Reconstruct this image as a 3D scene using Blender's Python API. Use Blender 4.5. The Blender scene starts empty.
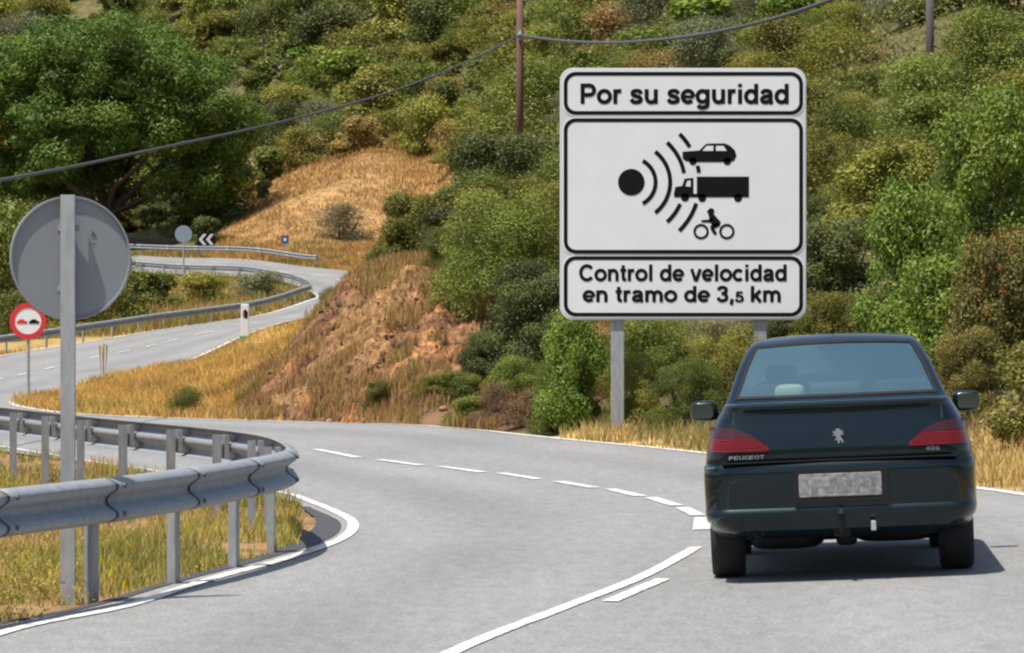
import bpy, bmesh, math, random
import numpy as np
from mathutils import Vector

# ------------------------------------------------------------------ camera, light, exposure
S = bpy.context.scene
COL = S.collection
F = 4000.0          # focal length in pixels of the 1024 px wide frame
H = 1.7             # eye height
U0, V0 = 512.0, 320.0

cd = bpy.data.cameras.new("camera"); cam = bpy.data.objects.new("camera", cd); COL.objects.link(cam)
cam.location = (0, 0, H); cam.rotation_euler = (math.radians(90), 0, 0)
cd.sensor_width = 36.0; cd.lens = 36.0 * F / 1024.0
cd.shift_y = -(326.5 - V0) / 1024.0
cd.clip_start = 0.5; cd.clip_end = 3000
S.camera = cam

SUN_EL, SUN_AZ = math.radians(68), math.radians(-133)   # azimuth from +Y towards +X
w = bpy.data.worlds.new("World"); S.world = w; w.use_nodes = True
nt = w.node_tree; bg = nt.nodes["Background"]
sky = nt.nodes.new("ShaderNodeTexSky"); sky.sky_type = 'NISHITA'; sky.sun_disc = False
sky.sun_elevation = SUN_EL; sky.sun_rotation = SUN_AZ
sky.air_density = 1.0; sky.dust_density = 2.0; sky.ozone_density = 1.0
nt.links.new(sky.outputs[0], bg.inputs[0]); bg.inputs[1].default_value = 0.085
sd = bpy.data.lights.new("sun", 'SUN'); sd.energy = 4.0; sd.angle = math.radians(0.6); sd.color = (1.0, 0.95, 0.86)
sun = bpy.data.objects.new("sun", sd); COL.objects.link(sun)
dirv = Vector((math.sin(SUN_AZ) * math.cos(SUN_EL), math.cos(SUN_AZ) * math.cos(SUN_EL), math.sin(SUN_EL)))
sun.rotation_euler = dirv.to_track_quat('Z', 'Y').to_euler()
S.view_settings.view_transform = 'Standard'; S.view_settings.look = 'None'
S.view_settings.exposure = 0.92; S.view_settings.gamma = 1.0; S.view_settings.use_curve_mapping = False
try:
    S.cycles.pixel_filter_type = 'BLACKMAN_HARRIS'; S.cycles.filter_width = 2.3
    S.cycles.max_bounces = 6; S.cycles.transparent_max_bounces = 12
    S.cycles.use_denoising = True
except Exception: pass

rng = np.random.default_rng(7); random.seed(7)

# ------------------------------------------------------------------ small maths
def P(u, v, d):
    return ((u - U0) / F * d, d, H - (v - V0) / F * d)
def UV(x, y): return U0 + F * x / y
def vn(x, y, seed=0):
    x = np.asarray(x, float); y = np.asarray(y, float)
    xi = np.floor(x).astype(np.int64); yi = np.floor(y).astype(np.int64); fx = x - xi; fy = y - yi
    fx = fx * fx * (3 - 2 * fx); fy = fy * fy * (3 - 2 * fy)
    def h(a, b):
        n = (a * 374761393 + b * 668265263 + seed * 974711) & 0xFFFFFFFF
        n = ((n ^ (n >> 13)) * 1274126177) & 0xFFFFFFFF
        return ((n ^ (n >> 16)) & 0xFFFF) / 65535.0
    return (h(xi, yi) * (1 - fx) + h(xi + 1, yi) * fx) * (1 - fy) + (h(xi, yi + 1) * (1 - fx) + h(xi + 1, yi + 1) * fx) * fy
def fbm(x, y, seed=0, o=4):
    s = 0; a = 0.5
    for k in range(o):
        s = s + a * (vn(x, y, seed + k * 17) - 0.5) * 2; x = x * 2.03; y = y * 2.03; a *= 0.5
    return s
def sst(a, b, x):
    t = np.clip((np.asarray(x, float) - a) / (b - a), 0, 1); return t * t * (3 - 2 * t)
def catmull(pts, per=8):
    p = [np.array(q, float) for q in pts]; p = [2 * p[0] - p[1]] + p + [2 * p[-1] - p[-2]]; out = []
    for i in range(1, len(p) - 2):
        for k in range(per):
            t = k / per
            out.append(0.5 * ((2 * p[i]) + (p[i + 1] - p[i - 1]) * t + (2 * p[i - 1] - 5 * p[i] + 4 * p[i + 1] - p[i + 2]) * t * t + (-p[i - 1] + 3 * p[i] - 3 * p[i + 1] + p[i + 2]) * t ** 3))
    out.append(p[-2]); return np.array(out)
def resample(pl, step):
    pl = np.asarray(pl, float); seg = np.linalg.norm(np.diff(pl, axis=0), axis=1); s = np.concatenate([[0], np.cumsum(seg)])
    n = max(2, int(round(s[-1] / step)) + 1); t = np.linspace(0, s[-1], n)
    return np.stack([np.interp(t, s, pl[:, k]) for k in range(pl.shape[1])], 1)
def inside(poly, x, y):
    poly = np.asarray(poly); x = np.asarray(x, float); y = np.asarray(y, float); r = np.zeros(x.shape, bool); n = len(poly); j = n - 1
    for i in range(n):
        xi, yi = poly[i]; xj, yj = poly[j]
        if yi != yj:
            r ^= ((yi > y) != (yj > y)) & (x < (xj - xi) * (y - yi) / (yj - yi) + xi)
        j = i
    return r

# ------------------------------------------------------------------ terrain height (control points: column, row, distance)
CP = [
 (1024,470,42),(1024,400,47),(1024,340,54),(1024,250,66),(1024,80,95),(1024,-150,150),(1024,-320,260),
 (1330,440,40),(1330,330,52),(1330,200,70),(1330,50,100),(1330,-200,160),(1330,-350,280),
 (860,462,48),(860,400,54),(860,330,62),(860,220,76),(860,60,112),(860,-130,175),(860,-270,300),
 (700,441,54),(700,410,58),(700,330,66),(700,215,86),(700,60,130),(700,-100,205),(700,-240,340),
 (550,431,61),(550,415,63),(550,370,67),(550,290,75),(550,215,95),(550,130,130),(550,40,210),(550,-80,310),(550,-230,430),
 (490,426,64),(490,390,66.5),(490,320,70.5),(490,258,76),(490,235,95),(490,205,140),(490,150,220),(490,60,310),(490,-60,390),(490,-230,480),
 (430,424,64.5),(430,395,66),(430,330,70),(430,266,76),(430,264,90),(430,285,150),(430,290,205),(430,262,250),(430,205,276),(430,160,300),(430,60,350),(430,-60,420),(430,-220,500),
 (380,422,65.5),(380,390,67),(380,330,70.5),(380,276,75),(380,282,90),(380,300,150),(380,302,198),(380,277,231),(380,240,262),(380,150,300),(380,50,360),(380,-60,430),(380,-220,500),
 (345,422,66),(345,385,68),(345,340,71),(345,300,74),(345,318,90),(345,315,140),(345,314,180),(345,276,233),(345,235,264),(345,150,305),(345,60,365),(345,-220,500),
 (300,421,66.8),(300,396,68.5),(300,366,71),(300,346,73.5),(300,366,90),(300,345,130),(300,320,174),(300,302,202),(300,268,244),(300,210,276),(300,155,310),(300,60,370),(300,-60,430),(300,-220,500),
 (245,420,67.8),(245,410,73),(245,388,92),(245,360,122),(245,337,151),(245,318,186),(245,279,232),(245,261,251),(245,215,286),(245,160,325),(245,60,380),(245,-220,500),
 (150,417,69.5),(150,404,82),(150,370,122),(150,333,168),(150,303,206),(150,272,248),(150,256,264),(150,244,286),(150,160,340),(150,50,400),(150,-200,500),
 (75,411,74),(75,390,103),(75,345,158),(75,310,205),(75,268,254),(75,250,275),(75,160,345),(75,-200,500),
 (0,404,84),(0,400,92),(0,378,122),(0,357,150),(0,335,180),(0,300,220),(0,266,262),(0,252,280),(0,160,350),(0,50,405),(0,-200,500),
 (-150,396,90),(-150,358,150),(-150,330,185),(-150,258,280),(-150,246,300),(-150,150,360),(-150,-200,500),
 (-450,396,90),(-450,358,150),(-450,300,220),(-450,240,300),(-450,150,370),(-450,-200,500),
]
cp = [(u, d, (H - (v - V0) / F * d) / d) for u, v, d in CP]
for d in (9, 14, 20, 26, 33, 40):
    for u in range(-600, 1601, 170):
        if d <= 33 or u < 1000: cp.append((u, d, 0.0))
for u, d in ((-600,50),(-400,50),(-200,50),(0,50),(150,50),(300,50),(450,50),(600,50),(700,49),(-600,60),(-300,60),(-100,60),(60,60),(200,60),(330,60),(430,60),(520,58),(-500,72),(-250,74),(-100,75),(860,44)):
    cp.append((u, d, 0.0))
cp = np.array(cp); CQ = np.stack([cp[:, 0] / 100.0, 10 * np.log(cp[:, 1])], 1)
def kern(a, b):
    return -np.sqrt(((a[:, None, :] - b[None, :, :]) ** 2).sum(-1) + 0.12)
K = kern(CQ, CQ) - 0.015 * np.eye(len(CQ)); n = len(CQ); A = np.zeros((n + 3, n + 3)); A[:n, :n] = K
A[:n, n] = 1; A[:n, n + 1:] = CQ; A[n, :n] = 1; A[n + 1:, :n] = CQ.T
SOL = np.linalg.solve(A, np.concatenate([cp[:, 2], np.zeros(3)]))
_er = np.array([(5.3,26),(5.4,30),(5.45,34),(5.4,37),(5.0,39.7),(4.2,43.4),(2.5,51),(.6,57.4),(-1.29,63.8),(-3.83,66.6),(-7.2,70.6),(-9,75.8),(-10.1,82)])
EDU = (U0 + F * _er[:, 0] / _er[:, 1])[::-1]; EDD = _er[::-1, 1]
def Zt(x, y, bumps=True):
    x = np.atleast_1d(np.asarray(x, float)); y = np.atleast_1d(np.asarray(y, float))
    d = np.maximum(y, 6.0); u = np.clip(U0 + F * x / d, -900, 1900)
    q = np.stack([u / 100.0, 10 * np.log(np.minimum(d, 520))], 1); out = np.zeros(len(x))
    for i in range(0, len(x), 20000):
        out[i:i + 20000] = kern(q[i:i + 20000], CQ) @ SOL[:n] + SOL[n] + q[i:i + 20000] @ SOL[n + 1:]
    z = out * d * sst(30, 42, d)
    z *= np.where(d < 90, sst(-.2, 2.2, d - np.interp(u, EDU, EDD)), 1.0)
    z += 0.042 * np.clip(x - 1.3, 0, 4) * (1 - sst(30, 38, y)) * sst(10, 18, y)
    return z
def Z1(x, y): return float(Zt([x], [y])[0])

# ------------------------------------------------------------------ road edges
def W(u, v, d): return ((u - U0) / F * d, d)
PAIRS = [((-2.4,-12),(4.2,-12)),((-2.75,8),(4.8,8)),((-3.25,18),(5.1,20)),((-3.02,21.6),(5.3,26)),((-2.54,23.6),(5.4,30)),((-2.2,26),(5.45,34)),
 ((-1.8,28.6),(5.4,37)),((-1.56,31),(5.0,39.7)),((-1.56,33.3),(4.2,43.4)),((-1.8,35.4),(2.5,51)),((-2.25,38),(.6,57.4)),((-4.35,45.3),(-1.29,63.8)),
 ((-6,50),(-3.83,66.6)),((-8.5,57),(-7.2,70.6)),((-11.5,65),(-9,75.8)),((-13.7,74),(-10.1,82)),((-15.5,84),(-10.9,92)),((-17,98),(-11.3,103)),
 ((-18.3,115),(-11.6,115)),((-19.3,135),(-11.1,125)),(W(0,357,150),W(190,355,133)),(W(80,346,158),W(218,346,142)),(W(150,334,168),W(245,338,150)),
 (W(250,319,185),W(320,318,172)),(W(290,309,196),W(385,305,194)),(W(312,297,207),W(405,290,213)),(W(312,290,214),W(392,279,229)),(W(295,285,222),W(352,273,237)),
 (W(245,279,232),W(250,262,250)),(W(130,272,248),W(130,257,263)),(W(0,266,262),W(0,252,280)),(W(-150,258,280),W(-150,246,300)),(W(-400,250,300),W(-400,238,320))]
EL = catmull([p[0] for p in PAIRS], 14); ER = catmull([p[1] for p in PAIRS], 14)
ROADPOLY = np.concatenate([EL, ER[::-1]])

# ------------------------------------------------------------------ builders
def tag(o, label=None, cat=None, group=None, kind=None):
    if label: o["label"] = label
    if cat: o["category"] = cat
    if group: o["group"] = group
    if kind: o["kind"] = kind
    return o
def mesh_obj(name, verts, faces, m=None, parent=None, smooth=False, angle=None):
    me = bpy.data.meshes.new(name); me.from_pydata([tuple(map(float, q)) for q in verts], [], [tuple(f) for f in faces]); me.update()
    o = bpy.data.objects.new(name, me); COL.objects.link(o)
    if m: me.materials.append(m)
    if parent is not None: o.parent = parent
    if smooth or angle:
        me.polygons.foreach_set("use_smooth", [True] * len(me.polygons))
        if angle: me.set_sharp_from_angle(angle=math.radians(angle))
    return o
def np_mesh(name, verts, polys, cols=None):
    me = bpy.data.meshes.new(name); k = polys.shape[1]
    me.vertices.add(len(verts)); me.vertices.foreach_set("co", np.ascontiguousarray(verts, np.float32).ravel())
    me.loops.add(polys.size); me.loops.foreach_set("vertex_index", np.ascontiguousarray(polys, np.int32).ravel())
    me.polygons.add(len(polys)); me.polygons.foreach_set("loop_start", np.arange(0, polys.size, k, dtype=np.int32))
    me.polygons.foreach_set("loop_total", np.full(len(polys), k, np.int32))
    me.update(calc_edges=True)
    if cols is not None:
        a = me.color_attributes.new("Col", 'FLOAT_COLOR', 'POINT')
        c = np.ones((len(verts), 4), np.float32); c[:, :3] = cols; a.data.foreach_set("color", c.ravel())
    return me
def np_obj(name, me, m, parent=None, smooth=False):
    o = bpy.data.objects.new(name, me); COL.objects.link(o); me.materials.append(m)
    if parent is not None: o.parent = parent
    if smooth: me.polygons.foreach_set("use_smooth", np.ones(len(me.polygons), bool))
    return o
def empty(name, loc=(0, 0, 0), rot=(0, 0, 0)):
    o = bpy.data.objects.new(name, None); COL.objects.link(o); o.location = loc; o.rotation_euler = rot; o.empty_display_size = 0.2; return o
class MB:
    def __init__(s): s.v = []; s.f = []
    def add(s, v, f):
        b = len(s.v); s.v += [tuple(map(float, q)) for q in v]; s.f += [tuple(i + b for i in q) for q in f]; return s
    def box(s, c, d, ax=None):
        ax = ax or ((1, 0, 0), (0, 1, 0), (0, 0, 1)); c = np.array(c, float); a = [np.array(ax[i], float) * d[i] / 2 for i in range(3)]
        v = [c + sx * a[0] + sy * a[1] + sz * a[2] for sx in (-1, 1) for sy in (-1, 1) for sz in (-1, 1)]
        return s.add(v, [(0, 1, 3, 2), (4, 6, 7, 5), (0, 4, 5, 1), (2, 3, 7, 6), (0, 2, 6, 4), (1, 5, 7, 3)])
    def tube(s, pts, rad, k=8, cap=True):
        pts = [np.array(p, float) for p in pts]; m = len(pts); rad = rad if hasattr(rad, '__len__') else [rad] * m; V = []
        for i, p in enumerate(pts):
            t = pts[min(i + 1, m - 1)] - pts[max(i - 1, 0)]; t /= (np.linalg.norm(t) + 1e-9)
            a = np.cross(t, (0, 0, 1)) if abs(t[2]) < .9 else np.cross(t, (0, 1, 0)); a /= np.linalg.norm(a); b = np.cross(t, a)
            for j in range(k):
                an = 2 * math.pi * j / k; V.append(p + rad[i] * (a * math.cos(an) + b * math.sin(an)))
        Fc = [(i * k + j, i * k + (j + 1) % k, (i + 1) * k + (j + 1) % k, (i + 1) * k + j) for i in range(m - 1) for j in range(k)]
        if cap: Fc += [tuple(range(k))[::-1], tuple((m - 1) * k + j for j in range(k))]
        return s.add(V, Fc)
    def lathe(s, prof, k=24, c=(0, 0, 0), axis='z'):
        V = []
        for r, h in prof:
            for j in range(k):
                a = 2 * math.pi * j / k; q = (r * math.cos(a), r * math.sin(a), h)
                if axis == 'y': q = (q[0], q[2], q[1])
                if axis == 'x': q = (q[2], q[0], q[1])
                V.append((q[0] + c[0], q[1] + c[1], q[2] + c[2]))
        Fc = [(i * k + j, i * k + (j + 1) % k, (i + 1) * k + (j + 1) % k, (i + 1) * k + j) for i in range(len(prof) - 1) for j in range(k)]
        Fc += [tuple(range(k))[::-1], tuple((len(prof) - 1) * k + j for j in range(k))]
        return s.add(V, Fc)
    def prism(s, poly, y0, y1):
        """outline in x,z extruded along y"""
        m = len(poly); V = [(p[0], y0, p[1]) for p in poly] + [(p[0], y1, p[1]) for p in poly]
        return s.add(V, [tuple(range(m)), tuple(range(m, 2 * m))[::-1]] + [(i, (i + 1) % m, m + (i + 1) % m, m + i)[::-1] for i in range(m)])
    def ring(s, po, pi, y0, y1):
        m = len(po); V = [(p[0], y0, p[1]) for p in po] + [(p[0], y0, p[1]) for p in pi] + [(p[0], y1, p[1]) for p in po] + [(p[0], y1, p[1]) for p in pi]; Fc = []
        for i in range(m):
            j = (i + 1) % m; Fc += [(i, j, m + j, m + i), (i, 2 * m + i, 2 * m + j, j), (m + i, m + j, 3 * m + j, 3 * m + i)]
        return s.add(V, Fc)
    def build(s, name, m, parent=None, smooth=False, angle=None):
        o = mesh_obj(name, s.v, s.f, m, parent, smooth, angle)
        bm = bmesh.new(); bm.from_mesh(o.data); bmesh.ops.recalc_face_normals(bm, faces=bm.faces); bm.to_mesh(o.data); bm.free()
        return o
def bevel(o, wd=0.01, seg=2):
    md = o.modifiers.new("bevel", 'BEVEL'); md.width = wd; md.segments = seg; md.limit_method = 'ANGLE'; return o

# ------------------------------------------------------------------ materials
def new_mat(name):
    m = bpy.data.materials.new(name); m.use_nodes = True; t = m.node_tree; return m, t, t.nodes["Principled BSDF"]
def mat(name, c, rough=0.6, metal=0.0, c2=None, scale=8.0, amt=0.5, bump=0.0, bscale=None, coat=0.0, spec=0.5, detail=4, stretch=None, pos=.5):
    m, t, b = new_mat(name); N = t.nodes; L = t.links
    b.inputs["Base Color"].default_value = (*c, 1); b.inputs["Roughness"].default_value = rough; b.inputs["Metallic"].default_value = metal
    b.inputs["Coat Weight"].default_value = coat; b.inputs["Coat Roughness"].default_value = 0.04; b.inputs["Specular IOR Level"].default_value = spec
    tc = N.new("ShaderNodeTexCoord"); src = tc.outputs["Object"]
    if stretch:
        mp = N.new("ShaderNodeMapping"); mp.inputs["Scale"].default_value = stretch; L.new(src, mp.inputs[0]); src = mp.outputs[0]
    if c2:
        nz = N.new("ShaderNodeTexNoise"); nz.inputs["Scale"].default_value = scale; nz.inputs["Detail"].default_value = detail; L.new(src, nz.inputs["Vector"])
        rp = N.new("ShaderNodeValToRGB"); rp.color_ramp.elements[0].position = pos - amt / 2; rp.color_ramp.elements[1].position = pos + amt / 2
        rp.color_ramp.elements[0].color = (*c, 1); rp.color_ramp.elements[1].color = (*c2, 1)
        L.new(nz.outputs["Fac"], rp.inputs[0]); L.new(rp.outputs[0], b.inputs["Base Color"])
    if bump:
        n2 = N.new("ShaderNodeTexNoise"); n2.inputs["Scale"].default_value = bscale or scale * 4; n2.inputs["Detail"].default_value = 5; L.new(src, n2.inputs["Vector"])
        bp = N.new("ShaderNodeBump"); bp.inputs["Strength"].default_value = bump; bp.inputs["Distance"].default_value = 0.02
        L.new(n2.outputs["Fac"], bp.inputs["Height"]); L.new(bp.outputs[0], b.inputs["Normal"])
    return m
def leaf_mat(name, dark, light, transl=0.3, rough=0.55, var=0.30):
    """leaf colour runs dark..light by the per-leaf random number; hue and value drift a little from plant to plant"""
    m = bpy.data.materials.new(name); m.use_nodes = True; t = m.node_tree; N = t.nodes; L = t.links; N.remove(N["Principled BSDF"])
    at = N.new("ShaderNodeAttribute"); at.attribute_name = "Col"; sp = N.new("ShaderNodeSeparateColor"); L.new(at.outputs["Color"], sp.inputs[0])
    rp = N.new("ShaderNodeValToRGB"); rp.color_ramp.elements[0].color = (*dark, 1); rp.color_ramp.elements[1].color = (*light, 1); L.new(sp.outputs[0], rp.inputs[0])
    oi = N.new("ShaderNodeObjectInfo"); mr = N.new("ShaderNodeMapRange"); mr.inputs[3].default_value = 1 - var; mr.inputs[4].default_value = 1 + var; L.new(oi.outputs["Random"], mr.inputs[0])
    mu = N.new("ShaderNodeHueSaturation"); L.new(mr.outputs[0], mu.inputs["Value"]); L.new(rp.outputs[0], mu.inputs["Color"])
    m2 = N.new("ShaderNodeMath"); m2.operation = 'MULTIPLY'; m2.inputs[1].default_value = 7.31; L.new(oi.outputs["Random"], m2.inputs[0])
    m3 = N.new("ShaderNodeMath"); m3.operation = 'FRACT'; L.new(m2.outputs[0], m3.inputs[0])
    m4 = N.new("ShaderNodeMapRange"); m4.inputs[3].default_value = 0.5 - 0.012; m4.inputs[4].default_value = 0.5 + 0.03 * var; L.new(m3.outputs[0], m4.inputs[0]); L.new(m4.outputs[0], mu.inputs["Hue"])
    df = N.new("ShaderNodeBsdfDiffuse"); tr = N.new("ShaderNodeBsdfTranslucent"); gl = N.new("ShaderNodeBsdfGlossy"); gl.inputs["Roughness"].default_value = rough
    L.new(mu.outputs[0], df.inputs[0]); L.new(mu.outputs[0], tr.inputs[0]); gl.inputs[0].default_value = (.6, .65, .6, 1)
    a = N.new("ShaderNodeMixShader"); a.inputs[0].default_value = transl; L.new(df.outputs[0], a.inputs[1]); L.new(tr.outputs[0], a.inputs[2])
    b = N.new("ShaderNodeMixShader"); b.inputs[0].default_value = 0.03; L.new(a.outputs[0], b.inputs[1]); L.new(gl.outputs[0], b.inputs[2])
    L.new(b.outputs[0], N["Material Output"].inputs[0]); return m
def vcol_mat(name, rough=0.9, nscale=1.5, namt=0.35, bump=0.3, bscale=6, transl=0.0):
    m, t, b = new_mat(name); N = t.nodes; L = t.links; b.inputs["Roughness"].default_value = rough; b.inputs["Specular IOR Level"].default_value = 0.2
    at = N.new("ShaderNodeAttribute"); at.attribute_name = "Col"; tc = N.new("ShaderNodeTexCoord")
    nz = N.new("ShaderNodeTexNoise"); nz.inputs["Scale"].default_value = nscale; nz.inputs["Detail"].default_value = 8; L.new(tc.outputs["Object"], nz.inputs[0])
    mr = N.new("ShaderNodeMapRange"); mr.inputs[1].default_value = .3; mr.inputs[2].default_value = .7; mr.inputs[3].default_value = 1 - namt; mr.inputs[4].default_value = 1 + namt; L.new(nz.outputs["Fac"], mr.inputs[0])
    mu = N.new("ShaderNodeVectorMath"); mu.operation = 'SCALE'; L.new(at.outputs["Color"], mu.inputs[0]); L.new(mr.outputs[0], mu.inputs["Scale"]); L.new(mu.outputs[0], b.inputs["Base Color"])
    if bump:
        n2 = N.new("ShaderNodeTexNoise"); n2.inputs["Scale"].default_value = bscale; n2.inputs["Detail"].default_value = 6; L.new(tc.outputs["Object"], n2.inputs[0])
        bp = N.new("ShaderNodeBump"); bp.inputs["Strength"].default_value = bump; bp.inputs["Distance"].default_value = 0.1; L.new(n2.outputs["Fac"], bp.inputs["Height"]); L.new(bp.outputs[0], b.inputs["Normal"])
    if transl:
        tr = N.new("ShaderNodeBsdfTranslucent"); L.new(mu.outputs[0], tr.inputs[0]); mx = N.new("ShaderNodeMixShader"); mx.inputs[0].default_value = transl
        L.new(b.outputs[0], mx.inputs[1]); L.new(tr.outputs[0], mx.inputs[2]); L.new(mx.outputs[0], N["Material Output"].inputs[0])
    return m
def asphalt_mat(name, c1, c2, c3):
    m, t, b = new_mat(name); N = t.nodes; L = t.links; tc = N.new("ShaderNodeTexCoord"); b.inputs["Roughness"].default_value = 0.85; b.inputs["Specular IOR Level"].default_value = 0.3
    def noise(sc, det, st=None):
        q = N.new("ShaderNodeTexNoise"); q.inputs["Scale"].default_value = sc; q.inputs["Detail"].default_value = det
        if st:
            mp = N.new("ShaderNodeMapping"); mp.inputs["Scale"].default_value = st; L.new(tc.outputs["Object"], mp.inputs[0]); L.new(mp.outputs[0], q.inputs[0])
        else: L.new(tc.outputs["Object"], q.inputs[0])
        return q
    a = noise(0.5, 5, (1, .3, 1)); r1 = N.new("ShaderNodeValToRGB"); r1.color_ramp.elements[0].position = .35; r1.color_ramp.elements[1].position = .68
    r1.color_ramp.elements[0].color = (*c1, 1); r1.color_ramp.elements[1].color = (*c2, 1); L.new(a.outputs["Fac"], r1.inputs[0])
    g = noise(48, 4); mr = N.new("ShaderNodeMapRange"); mr.inputs[1].default_value = .3; mr.inputs[2].default_value = .7; mr.inputs[3].default_value = .66; mr.inputs[4].default_value = 1.34; L.new(g.outputs["Fac"], mr.inputs[0])
    g2 = noise(7, 6, (1.2, .35, 1)); mr2 = N.new("ShaderNodeMapRange"); mr2.inputs[1].default_value = .3; mr2.inputs[2].default_value = .7; mr2.inputs[3].default_value = .9; mr2.inputs[4].default_value = 1.1; L.new(g2.outputs["Fac"], mr2.inputs[0])
    mm = N.new("ShaderNodeMath"); mm.operation = 'MULTIPLY'; L.new(mr.outputs[0], mm.inputs[0]); L.new(mr2.outputs[0], mm.inputs[1])
    s = N.new("ShaderNodeVectorMath"); s.operation = 'SCALE'; L.new(r1.outputs[0], s.inputs[0]); L.new(mm.outputs[0], s.inputs["Scale"]); at = N.new("ShaderNodeAttribute"); at.attribute_name = "Col"; s2 = N.new("ShaderNodeVectorMath"); s2.operation = 'MULTIPLY'; L.new(s.outputs[0], s2.inputs[0]); L.new(at.outputs["Color"], s2.inputs[1]); L.new(s2.outputs[0], b.inputs["Base Color"])
    bp = N.new("ShaderNodeBump"); bp.inputs["Strength"].default_value = .35; bp.inputs["Distance"].default_value = .006; L.new(g.outputs["Fac"], bp.inputs["Height"]); L.new(bp.outputs[0], b.inputs["Normal"])
    return m
M_asphalt = asphalt_mat("asphalt", (.170, .170, .171), (.200, .197, .193), None)
M_edge_strip = mat("dark_strip", (.03, .03, .036), .8, c2=(.05, .05, .055), scale=12, bump=.3)
M_paint = mat("road_paint", (.55, .54, .51), .75, c2=(.24, .237, .23), scale=7, amt=.2, detail=12, pos=.585)
M_galv = mat("galvanised_steel", (.30, .315, .33), .55, .25, c2=(.19, .205, .22), scale=16, amt=.6, bump=.08, bscale=60)
M_galvp = mat("galvanised_post", (.34, .35, .352), .55, .25, c2=(.22, .23, .24), scale=22, amt=.5, bump=.1, bscale=70, stretch=(1, 1, .25))
M_joint = mat("dark_joint", (.10, .10, .105), .8)
M_back = mat("sign_back_grey", (.215, .228, .24), .6, .1, c2=(.235, .247, .26), scale=4, amt=.5)
M_white = mat("sign_white", (.64, .65, .655), .4, c2=(.59, .595, .60), scale=2.5, amt=.6)
M_edge = mat("sign_rim_grey", (.50, .51, .52), .5)
M_black = mat("sign_black", (.006, .006, .007), .6, spec=.1)
M_red = mat("sign_red", (.50, .02, .025), .45)
M_blue = mat("sign_blue", (.04, .06, .18), .5)
M_green = mat("marker_green", (.03, .22, .08), .5)
M_bark = mat("bark", (.06, .045, .035), .9, c2=(.11, .085, .065), scale=5, bump=.5)
M_pole = mat("pole_wood", (.11, .05, .038), .85, c2=(.16, .085, .06), scale=6, bump=.3, stretch=(1, 1, .1))
M_cable = mat("cable", (.06, .062, .07), .6)
M_terrain = vcol_mat("soil_and_dry_grass", nscale=1.3, namt=.4, bump=.5, bscale=4)
M_grass = vcol_mat("grass_blades", nscale=.6, namt=.25, bump=0, transl=.35)

# ------------------------------------------------------------------ terrain
us = np.concatenate([np.arange(-900, -60, 30), np.arange(-60, 1084, 8), np.arange(1084, 1901, 30)]).astype(float)
ds = np.concatenate([np.exp(np.linspace(math.log(6), math.log(60), 300))[:-1], np.linspace(60, 84, 130)[:-1], np.exp(np.linspace(math.log(84), math.log(520), 240))])
UU, DD = np.meshgrid(us, ds); TX = ((UU - U0) / F * DD).ravel(); TY = DD.ravel()
TZ = Zt(TX, TY); inroad = inside(ROADPOLY, TX, TY)
TU = UU.ravel(); TV = V0 + F * (H - TZ) / TY
rough = fbm(TX * .9, TY * .45, 3) * .10 * sst(40, 70, TY) + fbm(TX * .15, TY * .1, 9) * .7 * sst(235, 330, TY) + fbm(TX * .3, TY * .2, 5) * .3 * sst(70, 110, TY) * sst(560, 700, TU)
TZ = TZ + np.where(inroad, 0, rough)
TZ = TZ - np.where(inroad,   .03 + .0014 * np.maximum(TY - 40, 0), 0)
TZ = TZ - .5 * sst(66, 67.5, TY) * (1 - sst(77, 79, TY)) * sst(250, 275, TU) * (1 - sst(600, 625, TU)) * (TV > 240)
# ground colours: real soil / dry grass colours by place
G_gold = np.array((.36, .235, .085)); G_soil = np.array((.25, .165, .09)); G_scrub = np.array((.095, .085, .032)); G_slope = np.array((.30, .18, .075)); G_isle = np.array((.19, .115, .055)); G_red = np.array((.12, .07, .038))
nz1 = fbm(TX * .5, TY * .25, 21)[:, None]; nz2 = fbm(TX * .12, TY * .06, 33)[:, None]
C = G_scrub + (nz2 > .22) * (G_slope - G_scrub) * .35 + 0 * nz1
def blend(C, mask, col): return C * (1 - mask[:, None]) + np.asarray(col) * mask[:, None]
SLOPE = [(215, 250), (248, 165), (280, 146), (335, 130), (392, 128), (458, 172), (450, 230), (395, 275), (300, 268)]
C = blend(C, (inside(SLOPE, TU + 12 * nz1[:, 0], TV + 8 * nz1[:, 0]) & (TY > 232)).astype(float), G_slope)
C = blend(C, ((TY < 160) & (TY > 60) & (TU < 330)).astype(float), G_gold)
C = blend(C, ((TY < 60) & (TX < 0)).astype(float), G_isle)
C = blend(C, ((TY < 60) & (TX >= 0)).astype(float) * .8, G_gold)
C = blend(C, ((TY > 62) & (TY < 84) & (TU > 240) & (TU < 620) & (TV > 250)).astype(float), G_red)
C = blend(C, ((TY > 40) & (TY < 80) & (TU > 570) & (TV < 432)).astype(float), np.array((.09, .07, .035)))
C = blend(C, ((TY > 150) & (TY < 240) & (TU < 330)).astype(float) * .7, G_gold)
C = blend(C, ((TU > 215) & (TU < 400) & (TY > 243) & (TY < 275)).astype(float), G_slope)
C = C * (1 + .25 * nz1)
nu, nd = len(us), len(ds); ii = np.arange(nu * nd).reshape(nd, nu)
polys = np.stack([ii[:-1, :-1].ravel(), ii[:-1, 1:].ravel(), ii[1:, 1:].ravel(), ii[1:, :-1].ravel()], 1)
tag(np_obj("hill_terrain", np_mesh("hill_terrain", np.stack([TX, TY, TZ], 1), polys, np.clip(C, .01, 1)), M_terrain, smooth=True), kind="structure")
mesh_obj("ground", [(-900, -700, -.7), (900, -700, -.7), (900, 1000, -.7), (-900, 1000, -.7)], [(0, 1, 2, 3)], mat("plain_soil", (.2, .15, .08), .9, c2=(.12, .11, .05), scale=.3))["kind"] = "structure"

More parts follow.
